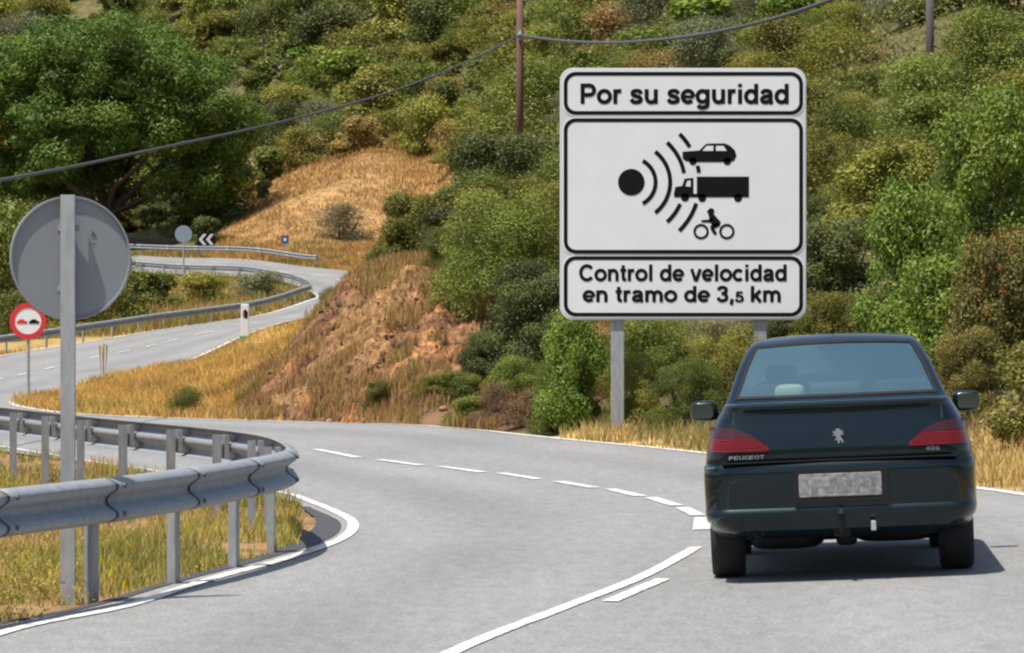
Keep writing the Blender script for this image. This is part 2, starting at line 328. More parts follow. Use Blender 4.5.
bu_, bv_ = np.meshgrid(np.linspace(-220, 220, 90), np.linspace(-45, -260, 50)); hz_ = 34 * sst(-50, -170, bv_) + 3.5 * fbm(bu_ * .06, bv_ * .06, 111) + 1.2 * fbm(bu_ * .3, bv_ * .3, 112) - 1.5
ii = np.arange(90 * 50).reshape(50, 90); hc_ = np.array((.055, .06, .02)) * (1 + .5 * fbm(bu_.ravel() * .2, bv_.ravel() * .2, 113))[:, None]
tag(np_obj("sky_block_hill", np_mesh("sky_block_hill", np.stack([bu_.ravel(), bv_.ravel(), hz_.ravel()], 1), np.stack([ii[:-1, :-1].ravel(), ii[1:, :-1].ravel(), ii[1:, 1:].ravel(), ii[:-1, 1:].ravel()], 1), hc_), M_terrain, smooth=True), kind="structure")  # added unseen hill behind the camera, blocks sky reflected in the car's rear

# rock cutting: finer displaced sheet lying on the terrain
ru = np.arange(226, 640, 1.8); rd = np.arange(62.5, 80, .085); RU, RD = np.meshgrid(ru, rd); RX = ((RU - U0) / F * RD).ravel(); RY = RD.ravel(); RZ = Zt(RX, RY)
RUr = RU.ravel(); edge_d = np.interp(RUr, [226, 245, 300, 345, 380, 430, 490, 550, 640], [68.6, 68.0, 67.0, 66.4, 65.8, 64.9, 64.2, 61.8, 58.5])
mk = sst(0, 1.2, RY - edge_d) * sst(228, 275, RUr) * (1 - sst(77.5, 79.5, RY))
pa = (RX + RZ * 1.1) * .707; qa = (RX - RZ * 1.1) * .707
st = fbm(pa * 1.1, qa * 5.0 + RY * .6, 51, 5); st2 = fbm(RX * 6, RZ * 6 + RY * 2, 71, 4); st3 = fbm(RX * .8, RY * .8, 61, 3)
ridge = np.abs(fbm(pa * .9, qa * 3.2, 81, 4)); blk = fbm(pa * 2.5, qa * 9.0, 87, 4)
RZ2 = RZ + mk * (.06 + .15 * st + .07 * st2 + .2 * st3 - .2 * ridge + .06 * blk) - (1 - mk) * .35
RX2 = RX + mk * (.16 * fbm(RX * 2.5, RZ * 5, 91, 3)); RY2 = RY + mk * (-.02 -.22 * st - .15 * fbm(pa * 2.0, qa * 6, 95, 4) - .07 * st2)
a1 = np.clip(.45 + .9 * st3 + .7 * st, 0, 1)[:, None]; a2 = np.clip(.5 + 1.3 * blk + .6 * st2, 0, 1)[:, None]
RC = np.array((.15, .078, .038)) * (1 - a1) + np.array((.29, .145, .058)) * a1
oc = (sst(.2, .5, fbm(RX * .55 + 3, RZ * .7, 97, 3)) * .7)[:, None]; RC = RC * (1 - oc) + np.array((.44, .20, .07)) * oc
RC = RC * (.6 + .75 * a2); gsel = (fbm(pa * .8, qa * 2.4, 101, 4) > .12)[:, None] * .6
RC = RC * (1 - gsel) + np.array((.25, .155, .06)) * gsel
dk = (ridge > .28)[:, None] * .35; RC = RC * (1 - dk) + np.array((.12, .08, .05)) * dk
jit = rng.normal(0, 1, len(RX)); RY2 = RY2 + mk * .035 * jit; RZ2 = RZ2 + mk * .02 * rng.normal(0, 1, len(RX)); RC = RC * np.array((.74, .70, .70)) * np.clip(1 + .28 * jit + .2 * rng.normal(0, 1, len(RX)), .35, 1.7)[:, None]
nru, nrd = len(ru), len(rd); ii = np.arange(nru * nrd).reshape(nrd, nru)
rp = np.stack([ii[:-1, :-1].ravel(), ii[:-1, 1:].ravel(), ii[1:, 1:].ravel(), ii[1:, :-1].ravel()], 1)
M_rock = vcol_mat("rock_cut", nscale=3.5, namt=.45, bump=.9, bscale=7)
tag(np_obj("rock_terrain", np_mesh("rock_terrain", np.stack([RX2, RY2, RZ2], 1), rp, np.clip(RC, .01, 1)), M_rock, smooth=False), kind="structure")

# ------------------------------------------------------------------ road sheet and markings
NC = 40; tt = np.linspace(0, 1, NC); RV = (EL[:, None, :] * (1 - tt[None, :, None]) + ER[:, None, :] * tt[None, :, None]); shp = RV.shape
fx, fy = RV[..., 0].ravel(), RV[..., 1].ravel(); lift = lambda y: .006 + .0005 * np.maximum(np.asarray(y) - 42, 0)
def zroad(x, y): return Zt(x, y) + lift(np.asarray(y))
fz = zroad(fx, fy)
# polished wheel tracks, oil drip line and dusty edges worn into the surface
tq = np.tile(tt, shp[0]); gs = lambda c, w_: np.exp(-((tq - c) / w_) ** 2); mot = .75 + .5 * vn(fx * .7, fy * .15, 131)
wear = 1 + .07 * mot * (gs(.11, .045) + gs(.36, .045) + gs(.62, .045) + gs(.87, .045)) - .09 * mot * (gs(.235, .06) + gs(.745, .06)) + .10 * (gs(0, .03) + gs(1, .03))
rcol = wear[:, None] * np.array((1, 1, 1)) * (1 + .05 * (gs(0, .03) + gs(1, .03))[:, None] * np.array((1.5, .6, -.8))); ii = np.arange(shp[0] * NC).reshape(shp[0], NC)
tag(np_obj("road", np_mesh("road", np.stack([fx, fy, fz], 1), np.stack([ii[:-1, :-1].ravel(), ii[:-1, 1:].ravel(), ii[1:, 1:].ravel(), ii[1:, :-1].ravel()], 1), rcol), M_asphalt, smooth=True), kind="structure")
def ribbon(mb, pts, width, dz=.006, step=.4, sm=True):
    pl = catmull(pts, 8) if sm and len(pts) > 2 else np.array(pts, float); pl = resample(pl, step); t = np.gradient(pl, axis=0); t /= np.linalg.norm(t, axis=1)[:, None] + 1e-9
    nrm = np.stack([t[:, 1], -t[:, 0]], 1); wd = width if hasattr(width, '__len__') else [width, width]
    wv = np.interp(np.linspace(0, 1, len(pl)), np.linspace(0, 1, len(wd)), wd)[:, None]
    wv = wv * (1 + .12 * fbm(pl[:, 0] * 3, pl[:, 1] * 3, 151, 3))[:, None]
    a = pl - nrm * wv / 2; b = pl + nrm * wv / 2; za = zroad(a[:, 0], a[:, 1]) + dz + .00005 * a[:, 1]; zb = zroad(b[:, 0], b[:, 1]) + dz + .00005 * b[:, 1]
    V = [(a[i, 0], a[i, 1], za[i]) for i in range(len(pl))] + [(b[i, 0], b[i, 1], zb[i]) for i in range(len(pl))]; m = len(pl)
    mb.add(V, [(i, m + i, m + i + 1, i + 1) for i in range(m - 1)])
def G(u, v): d = F * H / (v - V0); return ((u - U0) / F * d, d)
mk_ = MB()
inner = [(-2.6, 10), (-2.9, 18), G(0, 635), G(125, 608), G(209, 581), G(293, 558), G(343, 539), G(353, 524), G(334, 512), G(301, 499), G(284, 494), G(150, 471), G(94, 463), (-8.2, 57.5), (-11.2, 65.5), (-13.4, 74.5), (-15.2, 84)]
ribbon(mk_, inner, .095)
orr = ER[14 * 1:14 * 20]; ollr = EL[14 * 1:14 * 20]; dv = ollr - orr; dv /= np.linalg.norm(dv, axis=1)[:, None]
ribbon(mk_, (orr + dv * .28)[::5], .15)
orr = ER[14 * 19:14 * 31]; ollr = EL[14 * 19:14 * 31]; dv = ollr - orr; dv /= np.linalg.norm(dv, axis=1)[:, None]
ribbon(mk_, (orr + dv * .35)[::6], .16, .012); ribbon(mk_, (ollr - dv * .4)[::6], .16, .012)
ribbon(mk_, [(-1.3, 12), (-.82, 16.5), G(452, 654), G(564, 609), G(642, 578), G(696, 549)], .095)
ribbon(mk_, [G(610, 603), G(663, 580.5)], .10, step=.2)
Zd = lambda x, y: G(280 + x / 2.327, 420 + y / 2.327)
for a, b, m_ in (((80, 68), (185, 88), .15), ((228, 92), (332, 106), .15), ((370, 108), (476, 122), .15), ((510, 123), (605, 138), .15), ((642, 142), (737, 158), .15), ((762, 160), (845, 178), .15), ((858, 180), (928, 200), .15), ((932, 204), (978, 224), .15), ((980, 229), (985, 258), .16)):
    ribbon(mk_, [Zd(a[0] + 4, a[1] + 3), Zd(b[0] - 4, b[1] + 2)], m_ * .9, step=.3)
cl = (EL + ER) / 2
for i0 in range(14 * 18, 14 * 30, 7):
    ribbon(mk_, cl[i0:i0 + 4], .13, .012, sm=False)
mo = mk_.build("road_markings", M_paint); mo["kind"] = "structure"

# ------------------------------------------------------------------ grass
def blades(name, pts, hmin, hmax, wd, cols, label=None, lean=.35, flower=None, cat="grass"):
    pts = np.asarray(pts); N_ = len(pts); h = rng.uniform(hmin, hmax, N_) * (.6 + .8 * vn(pts[:, 0] * 1.1, pts[:, 1] * .7, 5)); a = rng.uniform(0, 2 * math.pi, N_); ln = rng.uniform(.1, lean, N_) * h
    ca, sa = np.cos(a), np.sin(a); b = rng.uniform(0, 2 * math.pi, N_); wx = np.cos(b) * wd / 2; wy = np.sin(b) * wd / 2; Vv = np.zeros((N_, 5, 3))
    Vv[:, 0] = pts + np.stack([-wx, -wy, 0 * wx - .03], 1); Vv[:, 1] = pts + np.stack([wx, wy, 0 * wx - .03], 1)
    md = pts + np.stack([ca * ln * .35, sa * ln * .35, h * .55], 1)
    Vv[:, 2] = md + np.stack([wx * .8, wy * .8, 0 * wx], 1); Vv[:, 3] = md - np.stack([wx * .8, wy * .8, 0 * wx], 1); Vv[:, 4] = pts + np.stack([ca * ln, sa * ln, h], 1)
    base = (np.arange(N_) * 5)[:, None]; tri = np.concatenate([base + np.array([[0, 1, 2]]), base + np.array([[0, 2, 3]]), base + np.array([[3, 2, 4]])])
    cols = np.asarray(cols); nn = np.clip(vn(pts[:, 0] * .8, pts[:, 1] * .35, 8) * 1.2 - .1 + rng.normal(0, .22, N_), 0, .999) * (len(cols) - 1)
    k = nn.astype(int); f = (nn - k)[:, None]; c = cols[k] * (1 - f) + cols[np.minimum(k + 1, len(cols) - 1)] * f; c = c * rng.uniform(.75, 1.25, (N_, 1))
    cc = np.repeat(c[:, None, :], 5, 1)
    if flower is not None:
        sel = rng.random(N_) < flower[0]; cc[sel, 2:, :] = flower[1]; Vv[sel, 2] += np.array((.005, 0, 0)); Vv[sel, 3] -= np.array((.005, 0, 0)); 
    o = np_obj(name, np_mesh(name, Vv.reshape(-1, 3), tri, cc.reshape(-1, 3)), M_grass)
    tag(o, label, cat, kind="stuff"); return o
def scatter(N_, u0, u1, d0, d1, ok, zoff=0, bumpy=True):
    u = rng.uniform(u0, u1, N_); d = np.exp(rng.uniform(math.log(d0), math.log(d1), N_)); x = (u - U0) / F * d; z = Zt(x, d)
    vv = V0 + F * (H - z) / d; s_ = ok(u, vv, d, x) & ~inside(ROADPOLY, x + rng.normal(0, .12, len(x)), d + rng.normal(0, .25, len(x))); return np.stack([x, d, z + zoff], 1)[s_]
RAILP = catmull([(-6.2, 10), (-4.0, 17), (-3.35, 20), (-2.84, 22.2), (-2.33, 24.1), (-1.99, 25.7), (-1.74, 27.2), (-1.56, 28.9), (-1.66, 30.6), (-2.0, 32.9), (-2.66, 35.2), (-3.95, 38.8), (-5.66, 44), (-8.2, 51.5), (-11, 58.5)], 10)
RAILP[:, 0] -= .20; RAILP = resample(RAILP, .05)[54:]
def left_of_rail(x, d, off=0): return x < np.interp(d, RAILP[:, 1], RAILP[:, 0]) - off
gold = [(.26, .21, .06), (.46, .31, .09), (.58, .39, .12), (.52, .30, .09), (.38, .19, .07)]
tip_ok = lambda u, v, d, x: (x < np.interp(d, EL[:, 1][:14 * 13], EL[:, 0][:14 * 13]) + .02)
isle = scatter(110000, -130, 300, 17, 52, tip_ok); isle = isle[vn(isle[:, 0] * 1.8, isle[:, 1] * .9, 44) + rng.normal(0, .18, len(isle)) > .36]
isle = isle[vn(isle[:, 0] * 2.6, isle[:, 1] * .9, 45) > .30]
blades("verge_grass", isle, .03, .15, .009, [(.40, .30, .11), (.20, .21, .045), (.27, .26, .055), (.46, .38, .10), (.44, .28, .12)], "yellow green weeds and dry grass growing behind the near guardrail", lean=.7, flower=(.012, (.62, .45, .02)))
mead = scatter(110000, -20, 330, 66, 155, lambda u, v, d, x: (v > 318) & ~((d < 78) & (u > 252)))
blades("meadow_grass", mead, .06, .26, .020, gold+[(.26,.24,.07)], "golden dry grass meadow between the two stretches of road", lean=.9)
slope = scatter(60000, 205, 470, 238, 320, lambda u, v, d, x: inside(SLOPE, u, v + rng.normal(0, 4, len(u))))
blades("slope_grass", slope, .10, .34, .05, [(.26, .16, .06), (.40, .255, .095), (.48, .32, .115), (.39, .22, .08), (.26, .14, .055)], "dry orange grass covering the open slope under the scrub", lean=1.0)
vg = scatter(50000, 560, 1150, 36, 62, lambda u, v, d, x: (v > 412) & (vn(x * 1.7, d * .9, 141) + rng.normal(0, .12, len(u)) > .38))
blades("roadside_grass", vg, .04, .25, .013, [(.28, .24, .08), (.46, .34, .12), (.56, .42, .16), (.48, .32, .12), (.34, .20, .08), (.2, .2, .06)], "golden dry grass strip at the foot of the bushes beside the road", lean=.8)
rb = scatter(60000, 235, 620, 63, 79, lambda u, v, d, x: (vn(x * 1.6, d * 1.6, 12) + .25 * (v > 385) + .3 * (v < 290) > .62), zoff=.08)
blades("bank_grass", rb, .06, .24, .018, [(.24, .2, .06), (.34, .24, .08), (.40, .25, .1), (.3, .17, .07)], "tufts of dry grass clinging to the rocky bank")
lp = scatter(34000, -60, 330, 168, 250, lambda u, v, d, x: (v > 262))
blades("loop_grass", lp, .2, .6, .04, [(.14, .16, .04), (.25, .22, .06), (.36, .26, .09), (.42, .28, .1)], "dry yellow and green grass inside the road hairpin")
uv_ = scatter(16000, 100, 420, 248, 268, lambda u, v, d, x: (v > 243))
blades("verge_weeds", uv_, .12, .45, .05, [(.2, .19, .05), (.36, .25, .085), (.46, .30, .11), (.40, .23, .08)], "yellowed roadside weeds behind the upper guardrail")

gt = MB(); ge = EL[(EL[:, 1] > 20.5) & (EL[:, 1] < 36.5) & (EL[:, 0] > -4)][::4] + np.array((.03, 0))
ribbon(gt, ge, [.05, .06, .07, .08, .10, .14, .20, .24, .22, .14, .06], .004)  # dark ribbon along the inner road edge, widest round the bend
go = gt.build("edge_strip", M_edge_strip); go["kind"] = "structure"

# loose stones on the bank (uncountable)
st_ok = scatter(200, 300, 600, 64.5, 78, lambda u, v, d, x: v > 262); sv = []; sf = []
ico = [(0, 0, 1), (.89, 0, .45), (.28, .85, .45), (-.72, .53, .45), (-.72, -.53, .45), (.28, -.85, .45), (.72, .53, -.45), (-.28, .85, -.45), (-.89, 0, -.45), (-.28, -.85, -.45), (.72, -.53, -.45), (0, 0, -1)]
icf = [(0, 1, 2), (0, 2, 3), (0, 3, 4), (0, 4, 5), (0, 5, 1), (1, 6, 2), (2, 7, 3), (3, 8, 4), (4, 9, 5), (5, 10, 1), (2, 6, 7), (3, 7, 8), (4, 8, 9), (5, 9, 10), (1, 10, 6), (6, 11, 7), (7, 11, 8), (8, 11, 9), (9, 11, 10), (10, 11, 6)]
icn = np.array(ico); SC = []
for q in st_ok:
    r = rng.uniform(.015, .07) * rng.uniform(.6, 1.4, 3) * np.array((1, 1, .7)); b = len(sv); vv = icn * rng.uniform(.75, 1.2, (12, 1)) * r + q + np.array((0, -.05, .03))
    sv += list(vv); sf += [(f[0] + b, f[1] + b, f[2] + b) for f in icf]; c = np.array(random.choice([(.15, .09, .055), (.24, .14, .08), (.17, .14, .11), (.30, .17, .09)])); SC += [c] * 12
tag(np_obj("loose_stones", np_mesh("loose_stones", np.array(sv), np.array(sf), np.array(SC)), M_rock), "loose brown stones strewn over the rocky roadside bank", "stones", kind="stuff")

# ------------------------------------------------------------------ plants
def leaf_cloud(centres, radii, n, ls, asp=.5, seed=1, up=.35, inner=.6, squash=.85, scat=.6):
    r = np.random.default_rng(seed); centres = np.asarray(centres, float); radii = np.asarray(radii, float); pr = radii ** 2; pr /= pr.sum(); k = r.choice(len(radii), n, p=pr)
    d = r.normal(0, 1, (n, 3)); d /= np.linalg.norm(d, axis=1)[:, None]; rad = radii[k] * (inner + (1 - inner) * r.random(n) ** .6) * (1 + np.where(r.random(n) < .25, .34, .12) * r.normal(0, 1, n))
    p = centres[k] + d * rad[:, None] * np.array((1, 1, squash)); nr = d * .9 + r.normal(0, scat, (n, 3)) + np.array((0, 0, up)); nr /= np.linalg.norm(nr, axis=1)[:, None]
    t = np.cross(nr, r.normal(0, 1, (n, 3))); t /= np.linalg.norm(t, axis=1)[:, None] + 1e-9; b = np.cross(nr, t); L_ = (ls * r.uniform(.6, 1.3, n))[:, None]
    V = np.stack([p - t * L_ / 2, p + b * L_ * asp / 2, p + t * L_ / 2, p - b * L_ * asp / 2], 1)
    ck = r.random(len(radii)); c = np.clip(.30 + .4 * ck[k] + r.normal(0, .17, n), 0, 1); cols = np.repeat(np.stack([c, c, c], 1)[:, None, :], 4, 1)
    keep = p[:, 2] > (-1e9 if seed == 3 else 0.0)
    V = V[keep]; cols = cols[keep]
    return V.reshape(-1, 3), np.arange(len(V) * 4).reshape(-1, 4), cols.reshape(-1, 3)
def bush_clumps(seed, k=26, tall=1.0, spread=.5, rmin=.09, rmax=.19):
    r = np.random.default_rng(seed); c = []; ra = []
    for i in range(k):
        a = r.uniform(0, 2 * math.pi); e = r.random() ** .7; q = r.uniform(.45, 1.0); rr = r.uniform(rmin, rmax)
        z = (.12 + .76 * e) * tall; w_ = spread * math.sqrt(max(.05, 1 - (e * .9 - .1) ** 2)) * q
        c.append((math.cos(a) * (w_ - rr * .5), math.sin(a) * (w_ - rr * .5), z - rr * .3)); ra.append(rr)
    c.append((0, 0, .4 * tall)); ra.append(.26); c.append((.08, -.1, .6 * tall)); ra.append(.22); c.append((0, 0, .2)); ra.append(.25)
    for i in range(k // 2):
        a = r.uniform(0, 2 * math.pi); c.append((math.cos(a) * spread * .75, math.sin(a) * spread * .75, r.uniform(.04, .25))); ra.append(r.uniform(rmin, rmax * .9))
    return np.array(c), np.array(ra)
def stems(centres, seed, base=.018):
    r = np.random.default_rng(seed); mb = MB()
    for c in centres[r.choice(len(centres), min(9, len(centres)), replace=False)]:
        p0 = np.array((r.uniform(-.05, .05), r.uniform(-.05, .05), -.08)); md = (p0 + c) / 2 + r.normal(0, .03, 3); mb.tube([p0, md, c], [base, base * .7, base * .25], 5)
    return mb
LM = {
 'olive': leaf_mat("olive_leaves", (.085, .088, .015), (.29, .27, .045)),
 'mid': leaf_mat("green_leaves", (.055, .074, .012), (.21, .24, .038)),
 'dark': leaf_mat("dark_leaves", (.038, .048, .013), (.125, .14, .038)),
 'grey': leaf_mat("grey_green_leaves", (.085, .09, .045), (.21, .215, .11)),
 'bright': leaf_mat("bright_leaves", (.055, .098, .012), (.25, .33, .045), .35, var=.12),
 'rust': leaf_mat("rusty_leaves", (.06, .065, .015), (.235, .20, .042), var=.15),
 'straw': leaf_mat("straw_leaves", (.17, .12, .04), (.34, .24, .075)),
 'brown': leaf_mat("brown_twigs", (.09, .055, .03), (.2, .12, .06)),
 'pine': leaf_mat("pine_needles", (.026, .056, .008), (.13, .205, .024), .2, var=0.0),
 'scrub': leaf_mat("scrub_leaves", (.048, .052, .012), (.175, .168, .034), var=0.0),
 'weed': leaf_mat("weed_leaves", (.13, .13, .025), (.40, .34, .07), .35, var=.1),
}
M_red_leaf = leaf_mat("red_leaves", (.15, .06, .02), (.32, .13, .035), var=.1)
PROTO = {}
def proto(kind, cls, i):
    """shared crown + stem meshes of unit width and height"""
    key = (kind, cls, i)
    if key in PROTO: return PROTO[key]
    sd_ = abs(hash((i * 7 + 3))) % 1000 + {'fine': 0, 'mid': 100, 'far': 200}[cls]
    n_, ls = {'fine': (50000, .020), 'mid': (20000, .029), 'far': (9000, .043)}[cls]
    ls *= (.85, 1.2, 1.0, 1.35, .9)[i % 5] * (1.7 if kind == 'bright' else 1.0); n_ = int(n_ * (.6 if kind == 'bright' else 1.0))
    c, ra = bush_clumps(sd_, {'fine': 34, 'mid': 26, 'far': 18}[cls], 1.0, .5, .08 if cls == 'fine' else .05, .18 if cls == 'fine' else .25)
    me = np_mesh("crown", *leaf_cloud(c, ra, n_, ls, .5 if kind != 'grey' else .35, sd_)); me.materials.append(LM[kind])
    sb = stems(c, sd_).build("stem", M_bark); sm = sb.data; bpy.data.objects.remove(sb)
    PROTO[key] = (me, sm); return PROTO[key]
def bush(name, kind, cls, i, x, y, wd, h, rz=0, label=None, cat="bush", group=None, parts=True, z=None, dp=None):
    me, sm = proto(kind, cls, i); z = Z1(x, y) - .08 if z is None else z
    if parts:
        o = empty(name, (x, y, z), (0, 0, rz)); o.scale = (wd, dp or wd, h)
        c = bpy.data.objects.new("crown", me); COL.objects.link(c); c.parent = o; s_ = bpy.data.objects.new("stem", sm); COL.objects.link(s_); s_.parent = o
    else:
        o = bpy.data.objects.new(name, me); COL.objects.link(o); o.location = (x, y, z); o.rotation_euler = (0, 0, rz); o.scale = (wd, dp or wd, h)
    return tag(o, label, cat, group)
def bush_px(kind, cls, i, u, vtop, wpx, d, label, hmin=.5, name="bush", cat="bush", rz=None, group=None, vbase=None):
    x = (u - U0) / F * d; zt = H - (vtop - V0) / F * d; zb = Z1(x, d) - .08
    if vbase is not None: zb = min(zb, H - (vbase - V0) / F * d)
    return bush(name, kind, cls, i, x, d, wpx / F * d, max(hmin, zt - zb), rng.uniform(0, 6.28) if rz is None else rz, label, cat, group, z=zb)

# bushes one can tell apart
bush_px('mid', 'fine', 0, 505, 178, 165, 71, "tall mid green bush standing just left of the big white road sign")
bush_px('mid', 'fine', 4, 452, 222, 76, 75, "green bush at the left shoulder of the tall mid green bush")
bush_px('olive', 'fine', 2, 548, 172, 100, 76, "olive bush rising behind the tall mid green bush, touching the sign edge")
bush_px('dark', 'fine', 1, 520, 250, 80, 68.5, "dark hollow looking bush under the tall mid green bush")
bush_px('dark', 'fine', 3, 488, 325, 70, 67.2, "dark green bush on the lower right shoulder of the rocky bank")
bush_px('mid', 'fine', 1, 462, 368, 62, 65.6, "mid green bush low on the bank left of the dark green one")
bush_px('mid', 'fine', 2, 515, 350, 70, 65.2, "mid green bush in the gap above the dead brush")
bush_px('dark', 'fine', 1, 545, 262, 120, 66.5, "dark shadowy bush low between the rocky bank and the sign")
bush_px('mid', 'fine', 2, 472, 240, 90, 73, "leafy green bush overhanging the top of the rocky bank")
bush_px('olive', 'fine', 3, 408, 182, 86, 82, "olive shrub on the crest above the rocky bank")
bush_px('dark', 'mid', 3, 440, 205, 70, 80, "dark green shrub between the crest shrub and the tall bush")
bush_px('bright', 'fine', 4, 572, 300, 78, 60.5, "light green leafy bush in front of the dark bush, below the sign")
bush_px('mid', 'fine', 5, 655, 300, 120, 62, "mid green bush behind the left sign post")
bush_px('olive', 'fine', 0, 725, 315, 110, 58, "olive bush behind the roof of the car, left side")
bush_px('dark', 'fine', 2, 700, 215, 170, 71, "dark evergreen shrub hidden mostly by the white road sign")
bush_px('dark', 'fine', 3, 835, 205, 120, 64, "dark grey green holm oak bush to the right of the sign")
bush_px('grey', 'fine', 1, 808, 300, 110, 60.5, "grey green bush directly above the roof of the car")
bush_px('bright', 'fine', 5, 915, 160, 130, 58, "bright green leafy bush behind the right side of the car")
bush_px('bright', 'fine', 0, 990, 66, 150, 63, "bright green tall bush at the right edge, highest of the bright ones")
bush_px('bright', 'mid', 2, 945, 250, 110, 54, "fresh green bush between the bright bushes and the rusty one")
hb = bush_px('rust', 'fine', 3, 1005, 210, 120, 49, "rusty leaved bush with red leaf tufts at the right edge")
c_, r_ = bush_clumps(77, 60, 1.0, .5, .02, .05); mr_ = np_mesh("red_leaf_tufts", *leaf_cloud(c_[:60] * 1.05, r_[:60], 1500, .022, .6, 77, inner=.1)); mo_ = np_obj("red_leaf_tufts", mr_, M_red_leaf, hb)
bush_px('rust', 'fine', 1, 968, 318, 80, 47, "olive and rust coloured bush beside the right wing mirror of the car")
bush_px('olive', 'mid', 1, 1060, 330, 150, 44, "olive roadside bush cut off by the right edge")
bush_px('bright', 'fine', 1, 850, 338, 130, 52, "fresh green bush seen through the car's rear window")
bush_px('grey', 'far', 0, 343, 200, 66, 262, "grey green broom bush on the dry orange slope")
bush_px('dark', 'far', 1, 263, 178, 22, 292, "small dark round shrub alone on the dry orange slope", hmin=.8)
bush_px('olive', 'far', 2, 425, 92, 68, 304, "large olive bush at the upper edge of the dry slope")
bush_px('straw', 'far', 3, 360, 112, 56, 300, "orange tinted dry bush at the top of the dry slope")
bush_px('grey', 'far', 4, 432, 100, 60, 325, "grey green bush behind the large olive bush on the slope")
bush_px('olive', 'far', 0, 215, 233, 70, 270, "low olive bushes behind the far chevron sign")
bush_px('grey', 'far', 1, 258, 269, 60, 207, "pale feathery bush inside the hairpin, right hand one")
bush_px('olive', 'far', 2, 205, 270, 70, 203, "olive bush in the middle of the hairpin")
bush_px('mid', 'far', 3, 150, 268, 70, 200, "green bush at the left of the hairpin")
for k_, (u, vt, wp, d, kd, lb) in enumerate(((112, 235, 90, 178, 'mid', "green bush beside the right rim of the large round sign"), (52, 205, 120, 185, 'dark', "dark bush behind the large round sign"), (0, 195, 110, 182, 'mid', "green bush at the left edge behind the large round sign"), (-60, 180, 140, 190, 'dark', "dark bush beyond the left edge of the picture"), (85, 290, 80, 172, 'olive', "olive bush under the large round sign, above the far guardrail"), (20, 285, 70, 170, 'mid', "low green bush above the red ringed sign"))):
    bush_px(kd, 'far', k_ % 5, u, vt, wp, d, lb)
for k_, (u, vt, wp, d, kd, lb) in enumerate(((182, 384, 48, 70.5, 'mid', "small green bush in the golden meadow"), (378, 378, 36, 66.5, 'olive', "small olive bush at the foot of the rocky bank"), (436, 372, 62, 66, 'olive', "low olive bush on the foot of the bank, left of the dark bush"), (470, 395, 60, 64.6, 'mid', "low green bush by the road edge under the tall bush"), (545, 385, 90, 62.5, 'brown', "reddish brown dead brush at the road edge left of the sign post"), (500, 380, 60, 64, 'brown', "brown dry bramble between the bank and the dead brush"), (330, 285, 26, 80, 'grey', "small grey shrub on the skyline of the rocky bank"), (392, 262, 46, 77, 'brown', "brown dry shrub on the upper edge of the rocky bank"), (640, 395, 60, 58.8, 'olive', "low olive weed beside the left sign post"))):
    bush_px(kd, 'mid', k_ % 5, u, vt, wp, d, lb, hmin=.3)

# hillside scrub: individual shrubs
dcol = np.exp(np.linspace(math.log(66), math.log(500), 420))
def hit(u, v):
    x = (u - U0) / F * dcol; z = Zt(x, dcol); vv = V0 + F * (H - z) / dcol; k = np.nonzero(vv <= v)[0]
    k = k[dcol[k] > 66]; return None if len(k) == 0 else (x[k[0]], dcol[k[0]])
kinds = ['olive', 'mid', 'dark', 'grey', 'olive', 'mid', 'straw', 'bright']
LBL = {'olive': "olive green shrub among the scrub on the hillside", 'mid': "mid green shrub among the scrub on the hillside", 'dark': "dark green shrub among the scrub on the hillside", 'grey': "grey green shrub among the scrub on the hillside", 'straw': "straw coloured dry shrub among the scrub on the hillside", 'bright': "bright green shrub among the scrub on the hillside"}
placed = []; tries = 0
PINEBOX = [(-70, 30), (60, 0), (200, 30), (240, 90), (250, 190), (-70, 260)]
while len(placed) < 285 and tries < 5000:
    tries += 1; u = random.uniform(-60, 1090); v = random.uniform(-25, 300)
    if u > 520 and random.random() < .25: continue
    if inside([(205, 262), (255, 160), (330, 134), (395, 122), (470, 178), (460, 240), (400, 290), (230, 300), (-60, 330), (-60, 225), (205, 228)], np.array([u]), np.array([v]))[0]: continue
    if inside(PINEBOX, np.array([u]), np.array([v]))[0] and random.random() < .75: continue
    q = hit(u, v)
    if q is None: continue
    x, y = q
    if y < 70 or (u < 480 and y < 262): continue
    px = 54 if y > 200 else 74
    if abs(u - 930) < 50 and v < 110 and y < 112: continue
    if any(abs(u - a) < px * .48 and abs(v - b) < px * .25 for a, b, _ in placed): continue
    placed.append((u, v, y)); wm = px / F * y * random.uniform(.85, 1.75); kd = random.choices(kinds, [5, 5, 3, 2, 3, 3, 1.2, 1.2 if u > 400 else .6])[0]
    bush("shrub", kd, 'far' if y > 130 else 'mid', random.randrange(5), x, y + wm * .3, wm, wm * random.uniform(.45, .85), random.uniform(0, 6.28), LBL[kd], "shrub", kd.replace('mid', 'green') + " shrubs on the hillside", parts=False, dp=wm * random.uniform(.6, 1.2))

